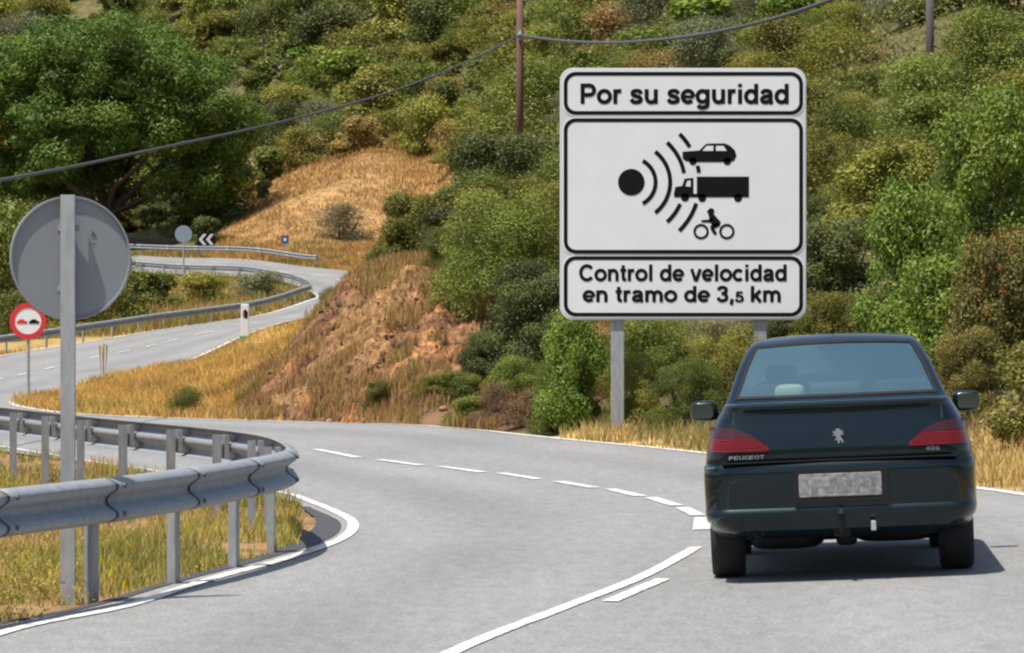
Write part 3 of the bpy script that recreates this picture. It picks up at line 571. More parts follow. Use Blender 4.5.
# low undergrowth carpet between the shrubs (uncountable)
def carpet(name, n_, u0, u1, d0, d1, ok, hmax, px, kind, label):
    p = scatter(n_, u0, u1, d0, d1, ok); d = p[:, 1]; n_ = len(p); hm = hmax * (vn(p[:, 0] * .35, d * .22, 61) ** 1.5) * (.35 + d / 250)
    p = p + np.stack([0 * d, 0 * d, hm * rng.random(n_) ** .6], 1); nr = rng.normal(0, .6, (n_, 3)) + np.array((0, -.35, .7)); nr /= np.linalg.norm(nr, axis=1)[:, None]
    t = np.cross(nr, rng.normal(0, 1, (n_, 3))); t /= np.linalg.norm(t, axis=1)[:, None]; b = np.cross(nr, t); L_ = (np.maximum(.05, px / F * d) * rng.uniform(.6, 1.4, n_))[:, None]
    V = np.stack([p - t * L_ / 2, p + b * L_ * .28, p + t * L_ / 2, p - b * L_ * .28], 1)
    c = np.clip(.1 + .75 * vn(p[:, 0] * .3, d * .16, 62) + rng.normal(0, .15, n_), 0, 1); cols = np.repeat(np.stack([c, c, c], 1)[:, None, :], 4, 1)
    tag(np_obj(name, np_mesh(name, V.reshape(-1, 3), np.arange(n_ * 4).reshape(-1, 4), cols.reshape(-1, 3)), LM[kind]), label, "undergrowth", kind="stuff")
def hill_ok(u, v, d, x): return (v < np.where(u > 570, 425, 330)) & ~(inside(SLOPE, u, v) & (d > 232) & (d < 330)) & ~((u < 470) & (d < 262)) & ~((u < 620) & (d < 74)) & ~((d < 300) & (u < 300) & (v > 225))
carpet("undergrowth", 260000, 200, 1100, 44, 480, hill_ok, 2.1, 4.4, 'scrub', "olive brown undergrowth covering the ground between the hillside shrubs")
carpet("heather", 70000, -60, 1100, 60, 500, lambda u, v, d, x: hill_ok(u, v, d, x) & (vn(x * .2, d * .1, 71) > .45), 1.6, 4.2, 'mid', "green low growth in patches across the hillside")
wc = isle[rng.choice(len(isle), 700, replace=False)] + np.array((0, 0, .02)); wc = wc[vn(wc[:, 0] * 1.2, wc[:, 1] * .5, 46) > .38]
wr = rng.uniform(.04, .13, len(wc)) * (1 + (wc[:, 0] < -2.6) * .5); V, Pq, cc = leaf_cloud(wc, wr, 34000, .032, .4, 3, .5, .3, .9)
V = V + np.array((0, 0, 0)); tag(np_obj("verge_weeds_leafy", np_mesh("verge_weeds_leafy", V, Pq, cc), LM['weed']), "low yellow green weeds on the soil behind the near guardrail", "weeds", kind="stuff")

# stone pine
def pine():
    d = 285.0; s_ = d / F; bx, by, bz = P(100, 262, d); bz = Z1(bx, by) - .3; root = empty("pine_tree", (bx, by, bz))
    tag(root, "large umbrella shaped stone pine with dark green crown at the left", "tree")
    loc = lambda u, v, dd=0: np.array(P(u, v, d)) + np.array((0, dd, 0)) - np.array((bx, by, bz))
    mb = MB()
    mb.tube([(0, 0, -.5), loc(104, 238), loc(108, 214)], [.75, .6, .55], 10)
    fork = loc(108, 214)
    for pts, r in ((((128, 195, 0), (148, 178, -1), (172, 158, -2)), .38), (((140, 200, 1), (180, 172, 1), (215, 150, 2)), .3), (((98, 185, 1), (88, 150, 1), (80, 110, 2)), .45), (((85, 195, -2), (50, 165, -3), (20, 140, -3)), .36), (((120, 180, 3), (130, 140, 4), (140, 90, 4)), .36), (((132, 205, -1), (165, 192, -3), (205, 190, -5)), .2), (((118, 188, -2), (150, 160, -3), (160, 130, -4)), .24), (((60, 190, 2), (10, 180, 3), (-40, 160, 4)), .3)):
        q = [fork] + [loc(*p) for p in pts]; mb.tube(catmull(q, 4), list(np.linspace(r, r * .3, 13)), 7)
    mb.build("trunk", M_bark, root, smooth=True)
    r = np.random.default_rng(5); C_ = []; R_ = []
    while len(C_) < 170:
        a = r.uniform(0, 2 * math.pi); e = r.random(); q = math.sqrt(r.uniform(.0, 1)); u = 92 + 162 * q * math.cos(a); dd = 8.5 * q * math.sin(a)
        top = 14 + 100 * max(0, (abs(u - 92) / 172)) ** 2.4; bot = 182 + 15 * vn(u * .02, 1, 3)
        if r.random() < .72: v = top + 14 + r.random() * 32 + 110 * (q * math.sin(a) * .5 + .0) * (-0.4)
        else: v = top + 15 + (bot - top - 25) * e
        if (dd > 3 and v > 110) or (108 < u < 162 and v > 155): continue
        C_.append(loc(u, v, dd)); R_.append(r.uniform(1.0, 1.9))
    for i in range(95):      # camera side shell of the crown, tiers of foliage pads
        u = r.uniform(-60, 240); v = r.uniform(60, 200); top = 14 + 100 * (abs(u - 92) / 172) ** 2.4
        if v < top + 15 or (108 < u < 162 and v > 155): continue
        C_.append(loc(u, v, -9.0 * math.sqrt(max(.02, 1 - ((u - 92) / 165) ** 2)) * (.6 + .4 * (1 - abs(v - 120) / 100)) + r.uniform(0, 2))); R_.append(r.uniform(.7, 1.5))
    for i in range(34):
        u = r.uniform(-50, 225); v = r.uniform(70, 180); top = 14 + 100 * (abs(u - 92) / 172) ** 2.4
        if v > top + 30 and not (108 < u < 168 and v > 150): C_.append(loc(u, v, r.uniform(-3, 4))); R_.append(2.3)
    for u, v, rr in ((205, 165, 1.7), (225, 150, 1.6), (235, 175, 1.3), (240, 200, 1.1), (210, 190, 1.4), (190, 205, 1.2), (225, 215, 1.2), (180, 185, 1.2), (238, 130, 1.4), (60, 195, 1.2), (30, 190, 1.4), (0, 185, 1.5), (90, 180, 1.1), (150, 215, 1.0), (205, 225, 1.1), (170, 228, 1.0)):
        C_.append(loc(u, v, r.uniform(-2, 3))); R_.append(rr)
    V, Pq, cc = leaf_cloud(C_, R_, 250000, .36, .26, 9, .5, .78, .66, .5)
    np_obj("crown", np_mesh("crown", V, Pq, cc), LM['pine'], root)
pine()
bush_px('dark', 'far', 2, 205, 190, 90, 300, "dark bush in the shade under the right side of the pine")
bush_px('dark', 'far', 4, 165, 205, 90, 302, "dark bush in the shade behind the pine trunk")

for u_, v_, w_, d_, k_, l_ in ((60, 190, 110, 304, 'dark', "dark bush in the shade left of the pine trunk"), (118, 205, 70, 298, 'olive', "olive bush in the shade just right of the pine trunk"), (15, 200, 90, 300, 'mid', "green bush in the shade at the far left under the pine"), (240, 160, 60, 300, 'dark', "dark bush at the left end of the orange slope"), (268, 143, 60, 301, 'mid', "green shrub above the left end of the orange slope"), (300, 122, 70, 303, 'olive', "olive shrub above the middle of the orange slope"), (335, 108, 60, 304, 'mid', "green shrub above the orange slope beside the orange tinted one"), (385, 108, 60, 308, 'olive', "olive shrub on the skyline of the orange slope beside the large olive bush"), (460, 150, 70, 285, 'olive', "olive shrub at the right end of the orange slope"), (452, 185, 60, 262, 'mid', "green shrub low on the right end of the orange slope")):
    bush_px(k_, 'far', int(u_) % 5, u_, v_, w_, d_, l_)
for u_, v_, w_, d_, k_, l_ in ((605, 318, 90, 63, 'olive', "olive bush directly behind the left sign post"), (690, 350, 90, 57, 'mid', "green bush between the left sign post and the car"), (640, 345, 80, 58.5, 'olive', "olive low bush right beside the left sign post"), (832, 285, 100, 60, 'olive', "olive bush over the middle of the car roof"), (775, 300, 100, 60.5, 'dark', "dark bush behind the right sign post"), (560, 350, 70, 61, 'mid', "green bush low under the left edge of the sign")):
    bush_px(k_, 'fine', int(u_) % 5, u_, v_, w_, d_, l_)

# dry stalk by the far road edge
xs, ys = W(103, 381, 116); stk = MB(); zz = Z1(xs, ys)
for k_ in range(5):
    a_ = rng.uniform(-.08, .08, 2); stk.tube([(xs + a_[0], ys + a_[1], zz - .05), (xs + a_[0] * 1.5, ys + a_[1], zz + .4), (xs + a_[0] * 2, ys + a_[1] * 2, zz + rng.uniform(.7, 1.0))], [.012, .014, .03], 5)
tag(stk.build("dry_thistle", mat("thistle_straw", (.34, .22, .09), .9)), "tall dry thistle stalk standing at the edge of the far road", "plant")

# ------------------------------------------------------------------ guardrails
WPROF = [(0, .75), (.012, .752), (.045, .738), (.083, .712), (.086, .690), (.078, .672), (.030, .632), (.016, .612), (.014, .595), (.016, .578), (.030, .558), (.078, .518), (.086, .500), (.083, .478), (.045, .452), (.012, .438), (0, .44)]
WPROF = [(a, .752 - (.752 - h) * .86) for a, h in WPROF]
def guardrail(path, label, side=1, step=2.0, fine=.25, near=False, group=None, thick=.004):
    pl = resample(path, fine); t = np.gradient(pl, axis=0); t /= np.linalg.norm(t, axis=1)[:, None]; nr = np.stack([t[:, 1], -t[:, 0]], 1) * side; z = Zt(pl[:, 0], pl[:, 1])
    z = np.convolve(np.pad(z, 4, mode='edge'), np.ones(9) / 9, 'valid'); mid = len(pl) // 2; root = empty("guardrail", (pl[mid, 0], pl[mid, 1], z[mid])); o = np.array((pl[mid, 0], pl[mid, 1], z[mid])); tag(root, label, "guardrail", group)
    per = int(round(step / fine)); off = .10; prof = np.array(WPROF)
    for s0 in range(0, len(pl) - 1, per):
        e = min(s0 + per, len(pl) - 1); V = []
        for i in range(s0, e + 1):
            ex = .006 if i == s0 else 0.0; ext = t[i] * (.05 if i == s0 else 0) * (-1)
            for j, (a, h) in enumerate(prof): V.append((pl[i, 0] + nr[i, 0] * (off + a + ex) + ext[0] - o[0], pl[i, 1] + nr[i, 1] * (off + a + ex) + ext[1] - o[1], z[i] + h - o[2]))
        k = len(prof); Fc = [((i) * k + j, (i + 1) * k + j, (i + 1) * k + j + 1, i * k + j + 1) for i in range(e - s0) for j in range(k - 1)]
        bo = mesh_obj("beam", V, Fc, M_galv, root, smooth=True); sm = bo.modifiers.new("thickness", 'SOLIDIFY'); sm.thickness = thick; sm.offset = 0
        if near:
            i = s0; mb = MB(); V = []
            for q in (-.009, .009):
                for (a, h) in prof: V.append((pl[i, 0] + nr[i, 0] * (off + a + .012) + t[i, 0] * (q - .05) - o[0], pl[i, 1] + nr[i, 1] * (off + a + .012) + t[i, 1] * (q - .05) - o[1], z[i] + h - o[2]))
            mesh_obj("joint_shadow", V, [(j, k + j, k + j + 1, j + 1) for j in range(k - 1)], M_joint, root)  # dark strip over each beam lap, paints the shadow of the overlap
            for zz in (.705, .535):
                c = np.array((pl[i, 0] + nr[i, 0] * (off + .09) + t[i, 0] * .06 - o[0], pl[i, 1] + nr[i, 1] * (off + .09) + t[i, 1] * .06 - o[1], z[i] + zz - o[2])); b_ = MB(); b_.tube([c, c + np.array((nr[i, 0], nr[i, 1], 0)) * .014], .016, 8); b_.build("bolt", M_joint, root)
        c = np.array((pl[s0, 0] - o[0], pl[s0, 1] - o[1], z[s0] - o[2])); tt_ = (t[s0, 0], t[s0, 1], 0); nn_ = (nr[s0, 0], nr[s0, 1], 0); T3 = np.array(tt_); N3 = np.array(nn_)
        pb = MB()   # C section post
        wd, dp = (.12, .055)
        pb.box(c + N3 * (dp / 2) + np.array((0, 0, .235)), (wd, .006, .97), (tt_, nn_, (0, 0, 1)))
        for s_ in (-1, 1): pb.box(c + T3 * s_ * (wd / 2 - .003) + np.array((0, 0, .235)), (.006, dp - .008, .97), (tt_, nn_, (0, 0, 1)))
        pb.build("post", M_galvp, root)
        sb = MB(); sb.box(c + N3 * (off / 2 + .03) + np.array((0, 0, .62)), (.11, off - .06, .2), (tt_, nn_, (0, 0, 1))); sb.build("spacer", M_galv, root)
    return root
guardrail(RAILP, "near galvanised guardrail bending round the grassy corner at the left", 1, 1.7, .17, True)
R2 = catmull([W(-200, 372, 138), W(-60, 366, 144), W(0, 357, 152), W(80, 345, 160), W(150, 333, 170), W(200, 326, 178), W(250, 318, 187), W(288, 308, 197), W(306, 299, 206), W(306, 291, 213), W(288, 286, 221), W(260, 281, 227), W(240, 279, 231), W(180, 275, 239), W(130, 272, 247), W(0, 266, 260), W(-150, 258, 278)], 10)
guardrail(R2, "long far guardrail looping round the inside of the hairpin", 1, 4.0, .5, False, thick=.02)
R3 = catmull([W(-150, 246, 303), W(0, 251, 284), W(130, 256, 266), W(200, 259, 257.5), W(262, 263, 251), W(318, 270, 244)][::-1], 10)
guardrail(R3, "upper guardrail on the outer edge of the far road", -1, 4.0, .5, False, thick=.02)

# ------------------------------------------------------------------ signs
def rrect(u0, v0, u1, v1, r, k=6):
    out = []
    for cx, cy, a0 in ((u1 - r, v0 + r, -90), (u1 - r, v1 - r, 0), (u0 + r, v1 - r, 90), (u0 + r, v0 + r, 180)):
        for i in range(k + 1):
            a = math.radians(a0 + 90 * i / k); out.append((cx + r * math.cos(a), cy + r * math.sin(a)))
    return out
def circ(cx, cy, r, k=32): return [(cx + r * math.cos(2 * math.pi * i / k), cy + r * math.sin(2 * math.pi * i / k)) for i in range(k)]
def text_mesh(s, offset=0.0):
    cu = bpy.data.curves.new("t", 'FONT'); cu.body = s; cu.size = 1.0; cu.offset = offset; cu.fill_mode = 'FRONT'; cu.resolution_u = 6
    o = bpy.data.objects.new("t", cu); COL.objects.link(o); dg = bpy.context.evaluated_depsgraph_get(); me = bpy.data.meshes.new_from_object(o.evaluated_get(dg))
    V = np.array([tuple(v.co) for v in me.vertices]); Fc = [tuple(p.vertices) for p in me.polygons]; bpy.data.objects.remove(o); bpy.data.curves.remove(cu); bpy.data.meshes.remove(me)
    return V, Fc
DS = 58.0; sx = (683 - U0) / F * DS
sign = empty("road_sign", (sx, DS, Z1(sx, DS))); so = np.array(sign.location)
tag(sign, "large white square speed control sign on two grey posts", "road sign")
L2 = lambda u, v: ((u - U0) / F * DS - so[0], H - (v - V0) / F * DS - so[2])
LP = lambda pts: [L2(*p) for p in pts]
mb = MB(); mb.prism(LP(rrect(559.8, 68.5, 805.8, 320, 13)), -.10, -.055); bevel(mb.build("panel", M_edge, sign), .008)
for nm, r_ in (("top_panel", (563.6, 72.3, 802.5, 115.2)), ("middle_panel", (563.6, 118.6, 802.5, 253.8)), ("bottom_panel", (563.6, 256.2, 802.5, 316.5))):
    u0, v0, u1, v1 = r_
    mb = MB(); mb.prism(LP(rrect(u0 - 1.5, v0 - 1.5, u1 + 1.5, v1 + 1.5, 13)), -.106, -.101); pn = mb.build(nm, M_white, sign)
    mb = MB(); mb.ring(LP(rrect(u0, v0, u1, v1, 12)), LP(rrect(u0 + 3.8, v0 + 3.8, u1 - 3.8, v1 - 3.8, 8.5)), -.110, -.1065); mb.build("black_border", M_black, pn)
    if nm == "middle_panel": mid_panel = pn
    elif nm == "top_panel": top_panel = pn
    else: bot_panel = pn
def EA(cx, cy, rx, ry, a0, a1, k=22): return [(cx + rx * math.cos(math.radians(a0 + (a1 - a0) * i / k)), cy + ry * math.sin(math.radians(a0 + (a1 - a0) * i / k))) for i in range(k + 1)]
def CR(*p): return [tuple(q) for q in catmull(p, 5)]
SW = .222
GLY = {'o': (.85, [EA(.425, .365, .31, .285, 0, 360)]), 'P': (.93, [[(.175, 0), (.175, 1)], [(.08, .915), (.55, .915)] + EA(.55, .68, .25, .235, 88, -88) + [(.55, .445), (.08, .445)]]),
 'r': (.54, [[(.165, 0), (.165, .73)], CR((.165, .36), (.2, .54), (.31, .63), (.49, .64))]), 's': (.77, [CR((.65, .50), (.56, .62), (.38, .65), (.2, .6), (.18, .48), (.3, .4), (.5, .34), (.62, .25), (.58, .12), (.39, .08), (.2, .11), (.11, .24))]),
 'u': (.85, [[(.66, 0), (.66, .73)], [(.165, .73), (.165, .34)] + EA(.41, .33, .245, .25, 182, 330)]), 'e': (.79, [EA(.4, .365, .295, .285, 0, 318), [(.12, .35), (.72, .35)]]),
 'g': (.85, [EA(.40, .37, .28, .275, 0, 360), [(.675, .73), (.675, 0)], CR((.675, .02), (.63, -.12), (.45, -.185), (.26, -.165), (.14, -.07))]), 'i': (.386, [[(.19, 0), (.19, .73)], [(.19, .84), (.19, 1)]]),
 'd': (.85, [EA(.40, .365, .28, .285, 0, 360), [(.675, 0), (.675, 1)]]), 'a': (.8, [CR((.14, .5), (.22, .62), (.38, .65), (.56, .61), (.61, .48), (.61, .2), (.64, .07), (.70, .0)), CR((.6, .41), (.4, .37), (.2, .31), (.14, .2), (.22, .1), (.38, .085), (.54, .14), (.61, .28))]),
 'C': (1.0, [EA(.52, .5, .41, .42, 38, 322)]), 'n': (.85, [[(.165, 0), (.165, .73)], EA(.41, .39, .25, .255, 178, 0) + [(.66, 0)]]), 't': (.46, [CR((.22, .95), (.22, .5), (.22, .25), (.26, .11), (.42, .085)), [(.02, .655), (.42, .655)]]),
 'l': (.386, [[(.19, 0), (.19, 1)]]), 'v': (.77, [[(.1, .73), (.36, .02)], [(.67, .73), (.41, .02)], [(.30, .09), (.47, .09)]]), 'c': (.77, [EA(.4, .365, .29, .285, 42, 318)]),
 'm': (1.22, [[(.165, 0), (.165, .73)], EA(.39, .41, .22, .235, 178, 0) + [(.61, 0)], EA(.835, .41, .22, .235, 178, 0) + [(1.055, 0)]]), 'k': (.77, [[(.165, 0), (.165, 1)], [(.2, .26), (.66, .72)], [(.34, .42), (.68, .0)]]),
 '3': (.77, [CR((.12, .74), (.2, .87), (.37, .915), (.56, .86), (.6, .72), (.53, .58), (.32, .53)), CR((.32, .54), (.55, .48), (.63, .32), (.58, .16), (.38, .085), (.19, .13), (.1, .28))]), ',': (.386, [[(.19, .19), (.19, .0)], [(.2, .02), (.13, -.16)]]),
 '5': (.77, [[(.64, .91), (.16, .91)], [(.24, .96), (.19, .46)], CR((.13, .5), (.34, .585), (.53, .54), (.63, .34), (.56, .14), (.36, .085), (.2, .12), (.09, .27))]), ' ': (.386, [])}
def put_text(parts, base_v, parent, name="letter"):
    """heavy grotesque lettering: (string, u0, u1, cap_top_v)"""
    for s_, u0, u1, vt in parts:
        tot = sum(GLY[c][0] for c in s_) - .14; pen = -.07; ku = (u1 - u0) / tot; kv = base_v - vt
        for c in s_:
            adv, st_ = GLY[c]; mb = MB()
            for n_, pl in enumerate(st_):
                pl = np.array(pl, float); closed = np.allclose(pl[0], pl[-1]); t = np.gradient(pl, axis=0)
                if closed: t[0] = t[-1] = pl[1] - pl[-2]
                t /= np.linalg.norm(t, axis=1)[:, None] + 1e-9; sw = SW * (.8 if c in 'et' and n_ == 1 else 1); nn = np.stack([-t[:, 1], t[:, 0]], 1) * sw / 2 * np.array((1, .92)); VV = []
                for q in list(pl + nn) + list(pl - nn): a = L2(u0 + (pen + q[0]) * ku, base_v - q[1] * kv); VV.append((a[0], -.111 - .0006 * n_, a[1]))
                m_ = len(pl); mb.add(VV, [(i, i + 1, m_ + i + 1, m_ + i) for i in range(m_ - 1)])
            if mb.v: mesh_obj(name, mb.v, mb.f, M_black, parent)
            pen += adv
put_text([("Por su seguridad", 580.5, 788, 84.2)], 104.2, top_panel)
put_text([("Control de velocidad", 580, 786, 264.5)], 281.2, bot_panel)
put_text([("en tramo de 3,", 583.5, 733.5, 286)], 302, bot_panel); put_text([("5", 735, 743, 291.5)], 302, bot_panel); put_text([("km", 750.5, 780, 286)], 302, bot_panel)
Z5 = lambda x, y: (600 + x / 4.667, 110 + y / 4.667)
def flat(name, polys, y=-.111, m=M_black, par=None):
    mb = MB()
    for p in polys: mb.add([(a[0], y, a[1]) for a in (L2(*Z5(*q)) for q in p)], [tuple(range(len(p)))])
    return mesh_obj(name, mb.v, mb.f, m, par if par is not None else mid_panel)
def flatring(name, cx, cy, ro, ri, y=-.111):
    o_ = [L2(*Z5(*q)) for q in circ(cx, cy, ro)]; i_ = [L2(*Z5(*q)) for q in circ(cx, cy, ri)]; k = len(o_)
    return [(a[0], y, a[1]) for a in o_ + i_], [(j, (j + 1) % k, k + (j + 1) % k, k + j) for j in range(k)]
flat("radar_dot", [circ(145, 338, 62)])
wv = []
def arc(r, a0, a1, wd=19):
    k = 18; A_ = [math.radians(a0 + (a1 - a0) * i / k) for i in range(k + 1)]
    wv.append([(145 + (r + wd / 2) * math.cos(a), 338 + (r + wd / 2) * math.sin(a)) for a in A_] + [(145 + (r - wd / 2) * math.cos(a), 338 + (r - wd / 2) * math.sin(a)) for a in A_[::-1]])
arc(113, -62, 62); arc(181, -52, 52); arc(249, -48, -10); arc(249, 24, 48); arc(318, -45, -31); arc(318, -14, -8); arc(318, 18, 45.5)
flat("radar_waves", wv)
flat("car_symbol", [[(383, 196), (462, 190), (490, 162), (505, 158), (580, 157), (605, 168), (628, 190), (635, 215), (622, 240), (560, 244), (450, 244), (400, 240), (384, 228)], circ(432, 240, 18), circ(592, 240, 18)])
flat("car_symbol_window", [[(476, 192), (497, 169), (528, 169), (526, 192)], [(540, 169), (574, 169), (590, 192), (539, 192)]], -.1125, M_white)
flat("truck_symbol", [[(345, 408), (343, 392), (350, 360), (382, 355), (393, 322), (434, 318), (434, 392), (456, 392), (456, 408)], [(450, 312), (693, 312), (693, 408), (450, 408)], circ(395, 409, 19), circ(475, 411, 19), circ(642, 411, 19)])
flat("truck_symbol_window", [[(398, 357), (405, 333), (421, 330), (421, 359)]], -.1125, M_white)
a, b = flatring("w", 470, 568, 36, 25); c2, d2 = flatring("w", 590, 568, 36, 25); mesh_obj("bicycle_wheel_symbol", a, b, M_black, mid_panel); mesh_obj("bicycle_wheel_symbol", c2, d2, M_black, mid_panel)
flat("rider_symbol", [circ(517, 474, 15), [(497, 472), (510, 468), (512, 480), (500, 484)], [(503, 488), (528, 486), (563, 525), (548, 545), (520, 540), (512, 520)], [(470, 515), (505, 512), (515, 500), (528, 512), (512, 526), (472, 524)], [(512, 540), (530, 540), (532, 555), (545, 578), (532, 585), (515, 560)], [(520, 532), (556, 528), (560, 540), (530, 556)]])
for u, vb in ((617.5, 437), (760, 437)):
    mb = MB(); x = (u - U0) / F * DS - so[0]; zb = Z1(x + so[0], DS) - so[2]; ztop = L2(u, 90)[1]
    mb.box((x, -.01, (zb - .3 + ztop) / 2), (.19, .085, ztop - zb + .3)); bevel(mb.build("post", M_galvp, sign), .008)

# large round sign seen from the back
DB = 23.86; bx = (68 - U0) / F * DB; bz = Z1(bx, DB); rs = empty("round_sign", (bx, DB, bz)); tag(rs, "large round traffic sign seen from its grey back, behind the near guardrail", "traffic sign")
cz = H - (258 - V0) / F * DB - bz; mb = MB()
rot = math.radians(22)
def disc(mb, R_, y0, y1, cx, cz, a, k=64):
    V = []
    for y in (y0, y1):
        for i in range(k):
            q = 2 * math.pi * i / k; xx, zz = R_ * math.cos(q), R_ * math.sin(q); V.append((cx + xx * math.cos(a) - y * math.sin(a), xx * math.sin(a) + y * math.cos(a), cz + zz))
    mb.add(V, [tuple(range(k)), tuple(range(k, 2 * k))[::-1]] + [(i, (i + 1) % k, k + (i + 1) % k, k + i) for i in range(k)])
disc(mb, .37, .055, .062, .009 + .02, cz, rot); dsk = mb.build("disc_back", M_back, rs)
mb = MB()
k = 64; V = []
for R_, y in ((.372, .040), (.360, .040), (.372, .064), (.360, .064)):
    for i in range(k):
        q = 2 * math.pi * i / k; xx, zz = R_ * math.cos(q), R_ * math.sin(q); V.append((.029 + xx * math.cos(rot) - y * math.sin(rot), xx * math.sin(rot) + y * math.cos(rot), cz + zz))
mb.add(V, [(i, (i + 1) % k, k + (i + 1) % k, k + i) for i in range(k)] + [(i, 2 * k + i, 2 * k + (i + 1) % k, (i + 1) % k) for i in range(k)] + [(k + i, k + (i + 1) % k, 3 * k + (i + 1) % k, 3 * k + i) for i in range(k)])
mb.build("rim", M_back, rs)
mb = MB(); hp = (cz + .376 - .3) / 2; lp_ = cz + .376 + .3
mb.box((0, -.022, hp), (.086, .004, lp_)); mb.box((-.041, .003, hp), (.004, .046, lp_)); mb.box((.041, .003, hp), (.004, .046, lp_)); bevel(mb.build("post", M_galvp, rs), .0015)
mb = MB()
for zz in (cz + .18, cz - .18): mb.box((.0, .025, zz), (.13, .012, .035))
mb.build("bracket", M_galv, rs)
def dpt(x, z): return (.029 + x * math.cos(rot) - .052 * math.sin(rot), x * math.sin(rot) + .052 * math.cos(rot), cz + z)
mb = MB()
mb.add([dpt(.12, .13), dpt(.165, .13), dpt(.142, .165)], [(0, 1, 2)]); mb.add([dpt(.125, .082), dpt(.16, .082), dpt(.16, .09), dpt(.125, .09)], [(0, 1, 2, 3)])
mb.build("back_stamp", M_joint, rs)

def small_sign(name, u, vc, d, label, cat, parts, post_r=.035):
    x = (u - U0) / F * d; z0 = Z1(x, d); r = empty(name, (x, d, z0)); tag(r, label, cat); c = H - (vc - V0) / F * d - z0
    for pn, m, fn in parts:
        mb = MB(); fn(mb, c); mb.build(pn, m, r)
    mb = MB(); mb.tube([(0, .04, -.3), (0, .04, c + .1)], post_r, 8); mb.build("post", M_galvp, r); return r
q = 86 / F
def car_poly(x0, z, s): return [(x0 + a * s, z + b * s) for a, b in ((-.5, -.1), (.5, -.1), (.5, .12), (.3, .14), (.18, .3), (-.22, .3), (-.34, .14), (-.5, .1))]
small_sign("no_overtaking_sign", 28, 321, 86, "small round no overtaking sign with red ring, red car and black car", "traffic sign", [
 ("disc", M_white, lambda mb, c: mb.lathe([(.385, -.004), (.385, .004)], 40, (0, 0, c), 'y')),
 ("red_ring", M_red, lambda mb, c: mb.ring([(p[0], p[1]) for p in circ(0, c, .392, 40)], [(p[0], p[1]) for p in circ(0, c, .285, 40)], -.016, -.008)),
 ("red_car_symbol", M_red, lambda mb, c: mb.prism(car_poly(-.13, c - .03, .22), -.014, -.008)),
 ("black_car_symbol", M_black, lambda mb, c: mb.prism(car_poly(.13, c - .03, .22), -.014, -.008))])
small_sign("round_sign", 183.5, 234, 222, "distant round traffic sign seen from its grey back, above the far guardrail", "traffic sign", [
 ("disc_back", mat("far_sign_grey", (.16, .21, .27), .6), lambda mb, c: mb.lathe([(.48, -.004), (.48, .01)], 32, (0, 0, c), 'y'))], .05)
def chev(mb, c, x0):
    s = .36
    mb.prism([(x0 - .22, c), (x0 + .08, c + .36), (x0 + .30, c + .36), (x0 + .0, c), (x0 + .30, c - .36), (x0 + .08, c - .36)], -.03, -.022)
small_sign("chevron_sign", 206, 239.5, 262, "small black bend sign with two white chevrons under the pine", "traffic sign", [
 ("board", M_black, lambda mb, c: mb.box((0, 0, c), (1.15, .03, .9))),
 ("chevrons", M_edge, lambda mb, c: (chev(mb, c, -.26), chev(mb, c, .22)))], .05)
small_sign("blue_sign", 285, 239.5, 249, "tiny blue sign on a thin post on the dry slope verge", "traffic sign", [
 ("board", M_blue, lambda mb, c: mb.prism(rrect(-.22, c - .26, .22, c + .26, .05), -.012, .012)),
 ("pale_mark", M_white, lambda mb, c: mb.prism(rrect(-.07, c - .09, .07, c + .09, .03), -.02, -.0135))], .04)
# kilometre marker post
d = 147.0; x = (245 - U0) / F * d; z0 = Z1(x, d); km = empty("marker_post", (x, d, z0)); tag(km, "white marker slab with a dark and red mark at the far road edge", "marker post")
hh = H - (304 - V0) / F * d - z0
mb = MB(); mb.box((0, 0, hh / 2 + .05), (.30, .12, hh - .1)); bevel(mb.build("slab", M_edge, km), .03)
mb = MB(); mb.box((0, -.02, .09), (.40, .14, .17)); mb.build("green_base", M_green, km)
mb = MB(); mb.prism([(-.03, hh * .62), (.09, hh * .60), (.11, hh * .78), (.02, hh * .86), (-.07, hh * .80)], -.07, -.064); mb.build("dark_mark", M_black, km)
mb = MB(); mb.prism([(-.09, hh * .7), (-.035, hh * .66), (-.02, hh * .76), (-.06, hh * .8)], -.075, -.0705); mb.build("red_mark", M_red, km)

# ------------------------------------------------------------------ poles and cable
def pole(u, vtop, d, r, label, m):
    x = (u - U0) / F * d; z0 = Z1(x, d) - .5; zt = H - (vtop - V0) / F * d; o = empty("utility_pole", (x, d, z0)); tag(o, label, "pole"); mb = MB()
    mb.tube([(0, 0, 0), (0, 0, (zt - z0) / 2), (0, 0, zt - z0)], [r, r * .93, r * .85], 12); mb.build("shaft", m, o, smooth=True); return o, z0
pd = 118.0; po, pz = pole(520, -60, pd, .115, "reddish wooden utility pole left of the road sign, carrying the cable", M_pole)
za = H - (35 - V0) / F * pd - pz; mb = MB(); mb.box((0, -.12, za), (.10, .10, .32)); mb.lathe([(.05, -.06), (.065, -.02), (.065, .02), (.05, .06)], 12, (0, -.2, za)); mb.build("cable_clamp", M_galv, po)
pole(930, -40, 100, .11, "dark wooden utility pole at the upper right of the hillside", mat("dark_pole_wood", (.07, .055, .055), .85, c2=(.11, .09, .085), scale=6, stretch=(1, 1, .1)))
pA = np.array(P(520, 36, pd)) + np.array((0, -.24, 0)); cb = MB()
ctl = [P(520, 38, pd), P(455, 67, 110), P(390, 92, 102), P(320, 112, 94), P(250, 129, 86), P(160, 148, 76), P(80, 165, 67), P(0, 180, 59), P(-90, 196, 51)]
ctl[0] = tuple(pA); cb.tube(catmull(ctl, 6), .027, 7)
cb2 = MB(); ctl = [tuple(pA), P(565, 41, 112), P(620, 42.5, 104), P(690, 36, 94), P(760, 22, 84), P(830, 0, 75), P(905, -32, 66)]; cb2.tube(catmull(ctl, 6), .042, 7)
